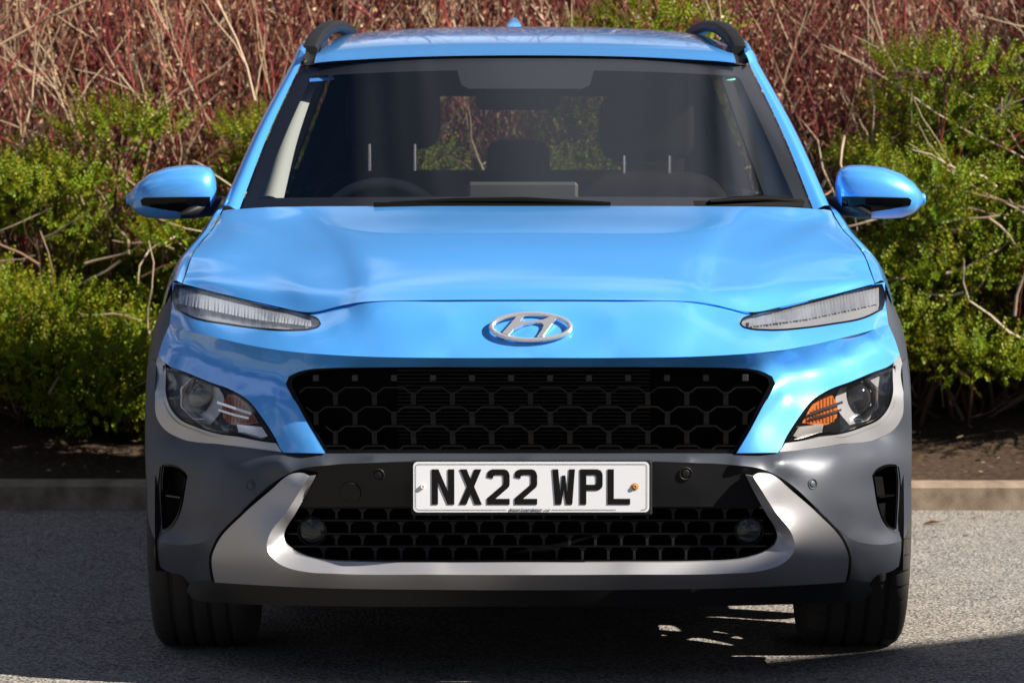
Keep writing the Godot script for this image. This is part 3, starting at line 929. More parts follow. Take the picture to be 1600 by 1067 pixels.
func build_lamps(s: float) -> void:
	var lamp := TPS.new(SQ([580, 555, -0.605, 568, 568, -0.535, 533, 583, -0.415, 502, 596, -0.325, 467, 609, -0.25, 440, 626, -0.205, 421, 650, -0.17, 398, 686, -0.135, 389, 704, -0.118,
		421, 690, -0.155, 483, 681, -0.236, 528, 671, -0.37, 551, 657, -0.45, 563, 637, -0.51, 569, 615, -0.545, 567, 572, -0.55,
		483, 694, -0.24, 545, 685, -0.445, 572, 669, -0.545, 583, 651, -0.582, 585, 619, -0.60, 583, 566, -0.61, 512, 625, -0.34]), false)
	var hl := group_node("headlight", car)
	var edge := V2(LAMP_TOP.slice(2, 16) + LAMP_LOW)
	panel("headlight_housing", edge, [], lamp, 10.0, mats.gloss_black, hl, s, -0.075, -0.072)
	panel("headlight_trim", V2(TRIM_OUT + [580, 556, 570, 567, 568.5, 585, 568.5, 615.5, 562, 636.5, 548, 654.5, 520, 668, 483, 679, 459, 682, 421, 689.5, 398, 692.5]), [], lamp, 7.0, mats.trim_silver, hl, s, 0.003, 0.02)
	var rim := Geometry2D.offset_polygon(edge, -3.5, Geometry2D.JOIN_ROUND)[0]
	panel("headlight_seal", edge, [rim], lamp, 6.0, mats.gloss_black, hl, s, 0.001, 0.02)
	# projector with its eight-sided bezel
	var c := Q(512 * s, 622, lamp.at(512, 622) - 0.042)
	var t := Transform3D(Basis(Vector3.UP, 0.18 * s).rotated(Vector3(0, 0, 1), PI / 8.0), c)
	var mb := MB.new()
	mb.lathe(t, [Vector2(0.057, -0.014), Vector2(0.0555, 0.0), Vector2(0.0525, 0.001), Vector2(0.044, -0.012), Vector2(0.041, -0.03)], 8)
	obj("projector_bezel", mb, mats.chrome, hl)
	panel("lamp_bowl", V2([566, 586, 560, 632, 540, 652, 500, 664, 482, 640, 478, 622, 486, 606, 520, 595, 548, 584]), [], lamp, 8.0, mats.lamp_silver, hl, s, -0.066, 0.0)
	mb = MB.new()
	var prof := []
	for k in 13:
		var a := PI * 0.5 * k / 12.0
		prof.append(Vector2(0.0400 * cos(a) + 0.0002, -0.022 + 0.030 * sin(a)))
	mb.lathe(t, prof, 48)
	obj("projector_lens", mb, mats.dark_lens, hl)
	# amber indicator, its bright bar and the clear reflector under it
	var ind := V2([472, 616, 456, 619, 441, 633, 430, 651, 425, 661, 470, 661, 480, 652, 481, 634])
	panel("indicator_lens", ind, [], lamp, 7.0, mats.amber, hl, s, -0.044, 0.02)
	var ribs := MB.new()
	for k in 9:
		var x := 433.0 + k * 5.2
		var ty := maxf(619.0, 662.0 - (x - 424.0) * 1.25)
		ribs.bar([Q(x * s, ty + 2, lamp.at(x, ty) - 0.042), Q(x * s, 660, lamp.at(x, 660) - 0.042)], Vector3(1, 0, 0), 0.003, 0.004)
	obj("indicator_ribs", ribs, mats.amber, hl)
	mb = MB.new()
	mb.bar([Q(489 * s, 628, lamp.at(489, 628) - 0.026), Q(460 * s, 638, lamp.at(460, 638) - 0.026), Q(436 * s, 646, lamp.at(436, 646) - 0.026)], Vector3(0, 0, 1), 0.010, 0.006)
	obj("indicator_bar", mb, mats.chrome, hl)
	mb = MB.new()
	mb.bar([Q(487 * s, 640, lamp.at(487, 640) - 0.03), Q(462 * s, 648, lamp.at(462, 648) - 0.03), Q(440 * s, 653, lamp.at(440, 653) - 0.03)], Vector3(0, 0, 1), 0.008, 0.005)
	obj("indicator_bar", mb, mats.chrome, hl)
	panel("clear_reflector", V2([459, 663, 456, 676, 416, 683, 411, 681, 420, 667]), [], lamp, 6.0, mats.reflector, hl, s, -0.026, 0.02)
	panel("headlight_cover", edge, [], lamp, 10.0, mats.lamp_glass, hl, s, 0.0, 0.0)
	# slim daytime lamp set into the nose
	var dl := group_node("daytime_lamp", car)
	var o := drl_outline(0.0)
	panel("lamp_tray", o, [], nose, 10.0, mats.lamp_silver, dl, s, -0.035, -0.034)
	var inn := Geometry2D.offset_polygon(o, -2.6, Geometry2D.JOIN_ROUND)[0]
	panel("lamp_surround", o, [inn], nose, 6.0, mats.gloss_black, dl, s, 0.001, 0.015)
	mb = MB.new()
	for k in 40:
		var u := k / 39.0
		var x := lerpf(345, 545, u)
		var yc := lerpf(505.5, 463.0, u)
		var hh := lerpf(4.5, 12.5, minf(1.0, u * 2.2))
		var a := Q((x - 2.5) * s, yc - hh, nose.at(x - 2.5, yc - hh) - 0.012)
		var b := Q((x + 2.5) * s, yc - hh - 1, nose.at(x + 2.5, yc - hh) - 0.017)
		var d := Q((x + 2.5) * s, yc + hh * 0.95, nose.at(x + 2.5, yc + hh) - 0.014)
		var e := Q((x - 2.5) * s, yc + hh * 0.95, nose.at(x - 2.5, yc + hh) - (0.022 if k % 3 else 0.016))
		mb.ftri(a, b, d, Vector3(0, 0, 1)); mb.ftri(a, d, e, Vector3(0, 0, 1))
	obj("lamp_reflector", mb, mats.crystal, dl)
	panel("lamp_cover", o, [], nose, 10.0, mats.lamp_glass, dl, s, 0.0, 0.0)

func build_plate() -> void:
	var np := group_node("number_plate", car)
	var mm := 0.001
	# plate lies in a plane; origin at its lower left corner, front face towards +z
	var t := Transform3D(Basis.from_euler(Vector3(-0.03, 0, 0)), Q(-184.2, 800, 0.014))
	var mb := MB.new()
	mb.boxt(t * Transform3D(Basis(), Vector3(0.261, 0.053, -0.012)), Vector3(0.532, 0.121, 0.022), 0.004)
	obj("plate_holder", mb, mats.black_plastic, np)
	var rr := func(w: float, h: float, r: float, inset: float) -> PackedVector2Array:
		var o := PackedVector2Array()
		for q in 4:
			var cx: float = (w - inset - r) if q in [0, 3] else inset + r
			var cy: float = (h - inset - r) if q in [0, 1] else inset + r
			for k in 7:
				var a := PI * 0.5 * (q + k / 6.0)
				o.append(Vector2(cx + cos(a) * r, cy + sin(a) * r))
		return o
	mb = MB.new()
	mb.prism(rr.call(0.520, 0.111, 0.010, 0.0), t.translated_local(Vector3(0, 0, 0.0028)), 0.003)
	obj("plate_face", mb, mats.plate_white, np)
	var ft := t.translated_local(Vector3(0, 0, 0.0036))
	# border line, broken by the two lines of small print
	mb = MB.new()
	var ol: PackedVector2Array = rr.call(0.520, 0.111, 0.007, 0.0052)
	for k in ol.size():
		var a := ol[k]
		var b := ol[(k + 1) % ol.size()]
		var cuts := [[a, b]]
		if absf(a.y - b.y) < 1e-5 and a.y < 0.02:
			cuts = [[a, Vector2(0.206, a.y)], [Vector2(0.305, a.y), Vector2(0.447, a.y)], [Vector2(0.502, a.y), b]]
		for q in cuts:
			var dd: Vector2 = (q[1] - q[0]).normalized()
			var nn: Vector2 = Vector2(-dd.y, dd.x) * 0.00055
			mb.quad(ft * v3(q[0] + nn), ft * v3(q[1] + nn), ft * v3(q[1] - nn), ft * v3(q[0] - nn), ft.basis.z)
	obj("plate_border", mb, mats.plate_black, np)
	var two := [V2([0, 0, 50, 0, 50, 13, 19, 13, 46, 37, 49, 41, 50, 46, 50, 65, 48, 72, 44, 77, 38, 79, 12, 79, 5, 76.5, 1, 71, 0, 64, 0, 61, 13, 58, 14, 63, 17, 66, 33, 66, 36, 63, 36, 47, 34.5, 44, 0, 14])]
	var glyphs := {
		"N": [V2([0, 0, 0, 79, 15, 79, 36, 29, 36, 79, 50, 79, 50, 0, 35, 0, 14, 50, 14, 0])],
		"X": [V2([0, 0, 17, 40, 1, 79, 16.5, 79, 25, 57, 33.5, 79, 49, 79, 33, 40, 50, 0, 34, 0, 25, 23, 16, 0])],
		"2": two,
		"W": [V2([6, 0, 0, 79, 13, 79, 17.5, 27, 21, 65, 29, 65, 32.5, 27, 37, 79, 50, 79, 44, 0, 30, 0, 25, 33, 20, 0])],
		"P": [V2([0, 0, 0, 79, 14, 79, 14, 0]), V2([14, 79, 38, 79, 45, 76.5, 49, 71, 50, 65, 50, 45, 49, 39, 45, 34, 38, 31.5, 14, 31.5, 14, 44.5, 33, 44.5, 36, 48, 36, 62, 33, 66, 14, 66])],
		"L": [V2([0, 0, 0, 79, 14, 79, 14, 13, 50, 13, 50, 0])]}
	var at := [["N", 40.5], ["X", 101.3], ["2", 162.4], ["2", 223.1], ["W", 306.4], ["P", 367.3], ["L", 428]]
	for g in at:
		mb = MB.new()
		for poly in glyphs[g[0]]:
			var q := PackedVector2Array()
			for p in poly: q.append(Vector2(g[1] + p.x, 17.0 + p.y * 0.985) * mm)
			mb.prism(q, ft.translated_local(Vector3(0, 0, 0.0004)), 0.0006)
		obj("plate_character", mb, mats.plate_black, np)
	var font := SystemFont.new()
	font.font_names = PackedStringArray(["Droid Sans"])
	font.font_weight = 700
	var small := func(txt: String, x: float, h: float) -> void:
		var tm := TextMesh.new()
		tm.text = txt
		tm.font = font
		tm.font_size = 48
		tm.pixel_size = h / 48.0
		tm.depth = 0.0004
		tm.horizontal_alignment = HORIZONTAL_ALIGNMENT_LEFT
		tm.vertical_alignment = VERTICAL_ALIGNMENT_CENTER
		var o := obj("plate_small_print", tm, mats.plate_black, np)
		o.transform = ft.translated_local(Vector3(x, 0.0056, 0.0004))
	small.call("Bristol Street Motors", 0.2125, 0.0072)
	small.call(".co.uk", 0.2885, 0.0042)
	# screws
	for k in 2:
		var c := ft.translated_local(Vector3([0.0205, 0.4885][k], 0.0565, 0.0))
		mb = MB.new()
		mb.lathe(c, [Vector2(0.0052, 0.0), Vector2(0.0052, 0.0022), Vector2(0.0042, 0.0034), Vector2(0.0022, 0.0034), Vector2(0.002, 0.002), Vector2(0.0001, 0.002)], 20)
		obj("plate_screw", mb, mats.screw_white if k == 0 else mats.screw_rust, np)
		if k == 1:
			mb = MB.new()
			mb.lathe(c, [Vector2(0.0082, 0.0002), Vector2(0.0075, 0.0006), Vector2(0.004, 0.0007)], 18)
			obj("rust_washer", mb, mats.screw_rust, np)

func v3(p: Vector2) -> Vector3:
	return Vector3(p.x, p.y, 0)

var glass_rows := []

func build_greenhouse() -> void:
	glass_rows = ctrl([
		P3([0, 330, -1.115, 200, 330, -1.145, 350, 330, -1.235, 450, 330, -1.40]),
		P3([0, 205, -1.45, 180, 205, -1.47, 310, 207, -1.53, 403, 210, -1.645]),
		P3([0, 88, -1.78, 160, 90, -1.785, 280, 95, -1.82, 351, 100, -1.88])])
	var mb := MB.new()
	mb.grid(patch(glass_rows, 48, 30), Vector3(0, 4, 4))
	obj("windscreen", mb, mats.glass, car)
	# printed black border on the inside of the glass, with the sensor patch at the top middle
	var inward := Vector3(0, -0.8, -0.6) * 0.005
	var f := func(p: Vector2) -> Vector3: return surf(glass_rows, p.x / 1000.0, p.y / 1000.0) + inward
	var inner := V2([40, 92, 500, 98, 960, 92, 954, 300, 948, 600, 940, 880, 930, 912, 640, 916, 606, 916, 597, 815, 585, 790, 415, 790, 403, 815, 394, 916, 360, 916, 70, 912, 60, 880, 52, 600, 46, 300])
	var band := skin(V2([2, 2, 998, 2, 998, 998, 2, 998]), [inner], 26.0, f, Vector3(0, 4, 4))
	obj("windscreen_border", band, mats.frit, car)
	# scuttle and wipers
	mb = MB.new()
	var rows := []
	for z in [-1.03, -1.12, -1.3, -1.45]:
		var line := []
		for k in 21:
			var x := lerpf(-0.74, 0.74, k / 20.0)
			line.append(Vector3(x, 1.022 - 0.02 * absf(x), z - 0.24 * x * x))
		rows.append(line)
	mb.grid(rows, Vector3(0, 5, 0))
	obj("scuttle_panel", mb, mats.black_plastic, car)
	for w in [[-215, 317.5, 130, 319, -1.10, -1.10], [285, 315, 432, 316, -1.15, -1.30]]:
		var wp := group_node("wiper", car)
		mb = MB.new()
		var a := Q(w[0], w[1], w[4])
		var b := Q(w[2], w[3], w[5])
		mb.tube([a, a.lerp(b, 0.3) + Vector3(0, 0.006, 0), a.lerp(b, 0.6) + Vector3(0, 0.008, 0), b], [0.004, 0.008, 0.009, 0.006], 8)
		obj("wiper_arm", mb, mats.deep_black, wp)
		mb = MB.new()
		mb.bar([a + Vector3(-0.04, -0.004, 0.012), b + Vector3(0.0, -0.006, 0.012)], Vector3(0, 0.3, 0.95), 0.006, 0.012)
		obj("wiper_blade", mb, mats.deep_black, wp)
	# roof
	var roof_ctrl := [
		P3([0, 86.5, -1.775, 160, 88.5, -1.78, 285, 94.5, -1.805, 330, 98.5, -1.83]),
		P3([0, 66, -2.0, 160, 68, -2.0, 285, 75, -1.99, 325, 82, -1.98]),
		P3([0, 49, -2.3, 160, 51, -2.3, 275, 59, -2.3, 315, 69, -2.3]),
		P3([0, 42, -2.7, 150, 44, -2.7, 262, 53, -2.7, 300, 65, -2.7]),
		P3([0, 55, -3.3, 150, 57, -3.3, 250, 65, -3.3, 288, 76, -3.3]),
		P3([0, 85, -3.9, 145, 87, -3.9, 240, 95, -3.9, 272, 104, -3.9])]
	var roof := ctrl(roof_ctrl)
	mb = MB.new()
	mb.grid(patch(roof, 40, 50), Vector3(0, 9, 2))
	obj("roof", mb, mats.paint, car)
	mb = MB.new()
	var under := patch(roof, 20, 20)
	for r in under:
		for k in r.size(): r[k] += Vector3(0, -0.03, 0)
	mb.grid(under, Vector3(0, -9, 0))
	obj("headlining", mb, mats.interior_grey, car)
	mb = MB.new()
	var nub := Q(-12, 47, -3.55)
	mb.rings([circle(nub + Vector3(0, -0.03, 0.09), 0.012, 0.004), circle(nub + Vector3(0, -0.0, 0.0), 0.03, 0.02), circle(nub + Vector3(0, 0.022, -0.08), 0.02, 0.02), circle(nub + Vector3(0, -0.01, -0.12), 0.02, 0.01)])
	obj("roof_aerial", mb, mats.paint, car)
	for s in [1.0, -1.0]:
		# windscreen pillar, black roof channel and side roof edge
		var pil := ctrl([
			P3([351, 100, -1.88, 358, 96, -1.895, 364, 97, -1.93, 366, 104, -1.98]),
			P3([403, 210, -1.645, 414, 203, -1.66, 422, 204, -1.70, 425, 214, -1.76]),
			P3([450, 330, -1.40, 464, 322, -1.41, 474, 322, -1.44, 478, 334, -1.50])], false, s)
		mb = MB.new()
		mb.grid(patch(pil, 12, 24), Vector3(0, 2, 8))
		obj("windscreen_pillar", mb, mats.paint, car)
		var edge := ctrl([
			P3([344, 84, -1.90, 353, 78, -1.93, 362, 88, -1.97, 366, 104, -1.98]),
			P3([340, 68, -2.05, 346, 64, -2.07, 353, 76, -2.1, 358, 100, -2.12]),
			P3([326, 60, -2.4, 332, 57, -2.4, 339, 72, -2.42, 345, 98, -2.44]),
			P3([308, 62, -2.9, 313, 60, -2.9, 320, 76, -2.9, 326, 102, -2.9]),
			P3([282, 100, -3.9, 287, 99, -3.9, 293, 112, -3.9, 299, 130, -3.9])], false, s)
		mb = MB.new()
		mb.grid(patch(edge, 12, 30), Vector3(s * 3, 4, 4))
		# joins the pillar head to the roof edge
		mb.grid(patch(ctrl([
			P3([351, 100, -1.88, 358, 96, -1.895, 364, 97, -1.93, 366, 104, -1.98]),
			P3([344, 84, -1.90, 353, 78, -1.93, 362, 88, -1.97, 366, 104, -1.981])], false, s), 12, 4), Vector3(s * 3, 4, 4))
		obj("roof_edge", mb, mats.paint, car)
		mb = MB.new()
		mb.grid(patch(ctrl([
			P3([327, 100, -1.84, 340, 102, -1.86, 352, 101, -1.885]),
			P3([324, 84, -1.965, 334, 85, -1.965, 345, 84, -1.90]),
			P3([314, 71, -2.3, 322, 71, -2.3, 330, 60, -2.35]),
			P3([286, 78, -3.3, 292, 78, -3.3, 302, 72, -3.2])], false, s), 8, 20), Vector3(0, 6, 4))
		obj("roof_channel", mb, mats.black_plastic, car)
		var rail := group_node("roof_rail", car)
		mb = MB.new()
		var sec := [[336, 80, -1.96], [331, 66, -2.0], [322, 53, -2.08], [309, 43, -2.2], [296, 39.5, -2.4], [285, 41, -2.7], [270, 48, -3.2], [260, 62, -3.5], [256, 80, -3.6]]
		var rs := []
		for q in sec:
			var c := Q(q[0] * s, q[1], q[2])
			rs.append([c + Vector3(-0.020, -0.016, 0), c + Vector3(-0.020, 0.007, 0), c + Vector3(-0.013, 0.014, 0), c + Vector3(0.013, 0.014, 0), c + Vector3(0.020, 0.007, 0), c + Vector3(0.020, -0.016, 0)])
		mb.rings(rs)
		obj("rail_bar", mb, mats.black_plastic, rail)
		mb = MB.new()
		var f0 := Q(334 * s, 79, -1.96)
		var f1 := Q(318 * s, 52, -2.12)
		var f2 := Q(318 * s, 70, -2.2)
		mb.ftri(f0 + Vector3(0, -0.01, 0), f1, f2 + Vector3(0, -0.01, 0))
		mb.ftri(f0 + Vector3(0.02, -0.01, 0), f1 + Vector3(0.02, 0, 0), f2 + Vector3(0.02, -0.01, 0))
		obj("rail_foot", mb, mats.black_plastic, rail)
	# rear end with its window opening
	mb = MB.new()
	var hole := V2([-0.50, 1.11, 0.50, 1.11, 0.43, 1.35, -0.43, 1.35])
	var tail := V2([-0.80, 0.45, 0.80, 0.45, 0.82, 0.80, 0.76, 1.05, 0.56, 1.44, 0.0, 1.47, -0.56, 1.44, -0.76, 1.05, -0.82, 0.80])
	var ft := func(p: Vector2) -> Vector3: return Vector3(p.x, p.y, -4.12 + (0.28 * maxf(0.0, p.y - 0.95) / 0.5) + 0.06 * p.x * p.x)
	skin(tail, [hole], 0.09, ft, Vector3(0, 1, -20), Vector3(0, 0, 0.03), mb)
	obj("tailgate", mb, mats.paint, car)
	mb = MB.new()
	skin(tail, [hole], 0.12, func(p: Vector2) -> Vector3: return ft.call(p) + Vector3(0, 0, 0.035), Vector3(0, 1, 20), Vector3.ZERO, mb)
	obj("tailgate_lining", mb, mats.interior_dark, car)
	mb = MB.new()
	skin(hole, [], 0.2, func(p: Vector2) -> Vector3: return ft.call(p) + Vector3(0, 0, 0.01), Vector3(0, 1, 20), Vector3.ZERO, mb)
	obj("rear_window", mb, mats.tinted_glass, car)

func circle(c: Vector3, rx: float, ry: float) -> Array:
	var o := []
	for k in 14: o.append(c + Vector3(cos(TAU * k / 14) * rx, sin(TAU * k / 14) * ry, 0))
	return o

func build_interior() -> void:
	var mb := MB.new()
	var rows := []
	for r in [[-1.20, 1.000], [-1.32, 1.012], [-1.50, 1.016], [-1.66, 1.005], [-1.74, 0.965], [-1.76, 0.6]]:
		var line := []
		for k in 31:
			var x := lerpf(-0.70, 0.70, k / 30.0)
			var y: float = r[1] + 0.018 * exp(-pow((x + 0.37) / 0.17, 2.0)) * smoothstep(-1.35, -1.6, r[0]) + 0.006 * exp(-pow((x - 0.28) / 0.12, 2.0))
			line.append(Vector3(x, y - 0.01 * x * x, r[0] - 0.22 * x * x))
		rows.append(line)
	mb.grid(rows, Vector3(0, 6, 2))
	obj("dashboard", mb, mats.interior_dark, car)
	mb = MB.new()
	var sc := Q(-5, 299, -1.60)
	mb.boxt(Transform3D(Basis(), sc), Vector3(0.292, 0.05, 0.018), 0.012)
	obj("display_back", mb, mats.display_grey, car)
	# steering wheel on the car's right, which is the left of the picture
	mb = MB.new()
	var sw := Transform3D(Basis.from_euler(Vector3(0.42, 0, 0)), Q(-222, 380, -1.90))
	var rs := []
	for k in 49:
		var a := TAU * k / 48.0
		var ring := []
		for q in 10:
			var b := TAU * q / 10.0
			ring.append(sw * (Vector3(cos(a), sin(a), 0) * (0.182 + 0.014 * cos(b)) + Vector3(0, 0, 0.014 * sin(b))))
		rs.append(ring)
	mb.rings(rs, false)
	for a in [0.0, PI, -PI / 2.0]:
		mb.tube([sw * Vector3.ZERO, sw * (Vector3(cos(a), sin(a), 0) * 0.18)], [0.035, 0.02], 8)
	obj("steering_wheel", mb, mats.interior_grey, car)
	# seats
	for s in [[-1.0, 0.0], [1.0, 18.0]]:
		var seat := group_node("seat", car)
		var c := Q(205.0 * s[0] + (0 if s[0] < 0 else -13), 250 + s[1], -2.32)
		mb = MB.new()
		mb.cushion(Transform3D(Basis.from_euler(Vector3(0.22, 0, 0)), Vector3(c.x, 0.80, -2.36)), Vector3(0.50, 0.66, 0.14))
		obj("backrest", mb, mats.interior_dark, seat)
		mb = MB.new()
		mb.cushion(Transform3D(Basis(), Vector3(c.x, 0.52, -2.1)), Vector3(0.50, 0.14, 0.5))
		obj("cushion", mb, mats.interior_dark, seat)
		mb = MB.new()
		mb.cushion(Transform3D(Basis.from_euler(Vector3(0.1, 0, 0)), Vector3(c.x, c.y + 0.125, c.z - 0.02)), Vector3(0.27, 0.19, 0.09))
		obj("headrest", mb, mats.interior_dark, seat)
		for q in [-1.0, 1.0]:
			mb = MB.new()
			var p := c + Vector3(q * 0.064, 0, 0.03)
			mb.tube([p + Vector3(0, -0.03, 0), p + Vector3(0, 0.045, 0)], [0.0055, 0.0055], 10)
			obj("headrest_post", mb, mats.chrome, seat)
	var rear := group_node("rear_seat", car)
	mb = MB.new()
	mb.cushion(Transform3D(Basis.from_euler(Vector3(0.2, 0, 0)), Vector3(0, 0.82, -3.35)), Vector3(1.3, 0.56, 0.14))
	obj("backrest", mb, mats.interior_dark, rear)
	for x in [-0.42, 0.0, 0.42]:
		mb = MB.new()
		mb.cushion(Transform3D(Basis.from_euler(Vector3(0.1, 0, 0)), Vector3(x - 0.012, 1.135, -3.38)), Vector3(0.20, 0.15, 0.09))
		obj("headrest", mb, mats.interior_dark, rear)
	# driving mirror and sensor box
	mb = MB.new()
	mb.boxt(Transform3D(Basis.from_euler(Vector3(-0.5, 0, 0)), Q(12, 128, -1.74)), Vector3(0.28, 0.05, 0.06), 0.02)
	obj("sensor_housing", mb, mats.interior_dark, car)
	mb = MB.new()
	mb.boxt(Transform3D(Basis.from_euler(Vector3(0, -0.1, 0)), Q(-12, 155, -1.76)), Vector3(0.225, 0.058, 0.03), 0.02)
	obj("driving_mirror", mb, mats.interior_dark, car)
	# pillar linings, doors' inner faces and the boot floor
	for s in [1.0, -1.0]:
		mb = MB.new()
		mb.grid(patch(ctrl([P3([322, 118, -1.90, 334, 112, -1.92, 346, 116, -1.96]), P3([356, 216, -1.68, 376, 210, -1.70, 394, 215, -1.75]), P3([380, 314, -1.48, 402, 306, -1.50, 423, 311, -1.54])], false, s), 10, 20), Vector3(0, 1, 3))
		obj("pillar_lining", mb, mats.interior_pale, car)
		mb = MB.new()
		mb.grid(patch([[Vector3(s * 0.70, 1.03, -1.55), Vector3(s * 0.70, 1.03, -2.6), Vector3(s * 0.66, 1.04, -3.9)], [Vector3(s * 0.70, 0.35, -1.55), Vector3(s * 0.72, 0.3, -2.6), Vector3(s * 0.7, 0.35, -3.9)]], 10, 4), Vector3(0, 1, -2))
		obj("door_lining", mb, mats.interior_dark, car)
		# middle and rear pillars
		for q in [[-2.55, 0.10], [-3.62, 0.22]]:
			mb = MB.new()
			var lean := 0.0 if q[0] > -3.0 else 0.08
			mb.bar([Vector3(s * 0.725, 1.02, q[0]), Vector3(s * 0.565, 1.455, q[0] - lean)], Vector3(0, 0, 1), q[1], 0.035)
			obj("pillar", mb, mats.interior_grey if q[0] > -3.0 else mats.interior_dark, car)
	mb = MB.new()
	mb.box(Vector3(-0.72, 0.26, -4.0), Vector3(0.72, 0.30, -1.0))
	obj("cabin_floor", mb, mats.interior_dark, car)
	# little stickers in the top corners of the windscreen
	mb = MB.new()
	var g0 := Q(-318, 125, -1.80)
	mb.quad(g0 + Vector3(-0.033, 0.004, 0), g0 + Vector3(0.033, 0.008, 0), g0 + Vector3(0.033, -0.0, 0.008), g0 + Vector3(-0.033, -0.005, 0.008), Vector3(0, 1, 1))
	obj("blue_sticker", mb, mats.sticker_blue, car)
	mb = MB.new()
	var g1 := Transform3D(Basis.from_euler(Vector3(-0.9, 0, 0)), Q(319, 122, -1.815))
	mb.lathe(g1 * Transform3D(Basis.from_scale(Vector3(1, 0.55, 1)), Vector3.ZERO), [Vector2(0.0205, 0.0), Vector2(0.02, 0.001), Vector2(0.0001, 0.001)], 24)
	obj("green_sticker", mb, mats.sticker_green, car)

func mirror_shape(off: float) -> Array:
	var tab := [[484, 284, 312, 0.045], [487, 270, 318, 0.065], [493, 262, 330, 0.085], [506, 258, 338, 0.098], [530, 257.5, 342, 0.105], [560, 261, 343, 0.103], [588, 271, 341, 0.094], [606, 284, 335, 0.078], [616, 296, 326, 0.055], [621, 304, 318, 0.025]]
	for k in tab.size() - 1:
		if off <= tab[k + 1][0]:
			var t: float = clampf((off - tab[k][0]) / (tab[k + 1][0] - tab[k][0]), 0.0, 1.0)
			return [lerpf(tab[k][1], tab[k + 1][1], t), lerpf(tab[k][2], tab[k + 1][2], t), lerpf(tab[k][3], tab[k + 1][3], t)]
	return [304.0, 318.0, 0.025]

func build_mirror(s: float) -> void:
	var mg := group_node("door_mirror", car)
	var mb := MB.new()
	var rs := []
	for off in [484.0, 487, 490, 493, 499, 506, 518, 530, 545, 560, 574, 588, 597, 606, 611, 616, 621]:
		var q := mirror_shape(off)
		var ring := []
		for k in 36:
			var a := TAU * k / 36
			var cy: float = signf(sin(a)) * pow(absf(sin(a)), 0.85)
			var cz: float = signf(cos(a)) * pow(absf(cos(a)), 0.7)
			ring.append(Q(off * s, (q[0] + q[1]) * 0.5 - (q[1] - q[0]) * 0.5 * cy, -1.60 + cz * q[2] * (1.0 if cz > 0 else 0.8)))
		rs.append(ring)
	mb.rings(rs)
	obj("mirror_cap", mb, mats.paint, mg)
	var f := func(p: Vector2) -> Vector3:
		var q := mirror_shape(p.x)
		var e: float = clampf(absf(((q[0] + q[1]) * 0.5 - p.y) / ((q[1] - q[0]) * 0.5)), 0.0, 0.98)
		var ang := asin(pow(e, 1.0 / 0.85))
		return Q(p.x * s, p.y, -1.60 + pow(cos(ang), 0.7) * q[2] + 0.003)
	obj("mirror_insert", skin(V2([494, 307.5, 550, 308, 598, 309, 603, 313, 601, 321, 570, 327, 535, 332, 505, 335, 494, 332]), [], 6.0, f, EYE, Vector3(0, 0, -0.01)), mats.gloss_black, mg)
	mb = MB.new()
	var arm := []
	for q in [[460, 322, 13, -1.68], [478, 321, 15, -1.65], [500, 324, 15, -1.60], [525, 331, 11, -1.57], [540, 336, 6, -1.57]]:
		var ring := []
		for k in 20:
			var a := TAU * k / 20
			ring.append(Q(q[0] * s, q[1] + q[2] * sin(a), q[3] + 0.06 * signf(cos(a)) * pow(absf(cos(a)), 0.6) + 0.02))
		arm.append(ring)
	mb.rings(arm)
	obj("mirror_arm", mb, mats.black_plastic, mg)
	mb = MB.new()
	mb.lathe(Transform3D(Basis(Vector3.UP, PI * 0.5 * s), Q(620 * s, 311, -1.60)), [Vector2(0.016, -0.01), Vector2(0.016, 0.004), Vector2(0.012, 0.008), Vector2(0.0002, 0.009)], 18)
	obj("mirror_repeater", mb, mats.paint, mg)

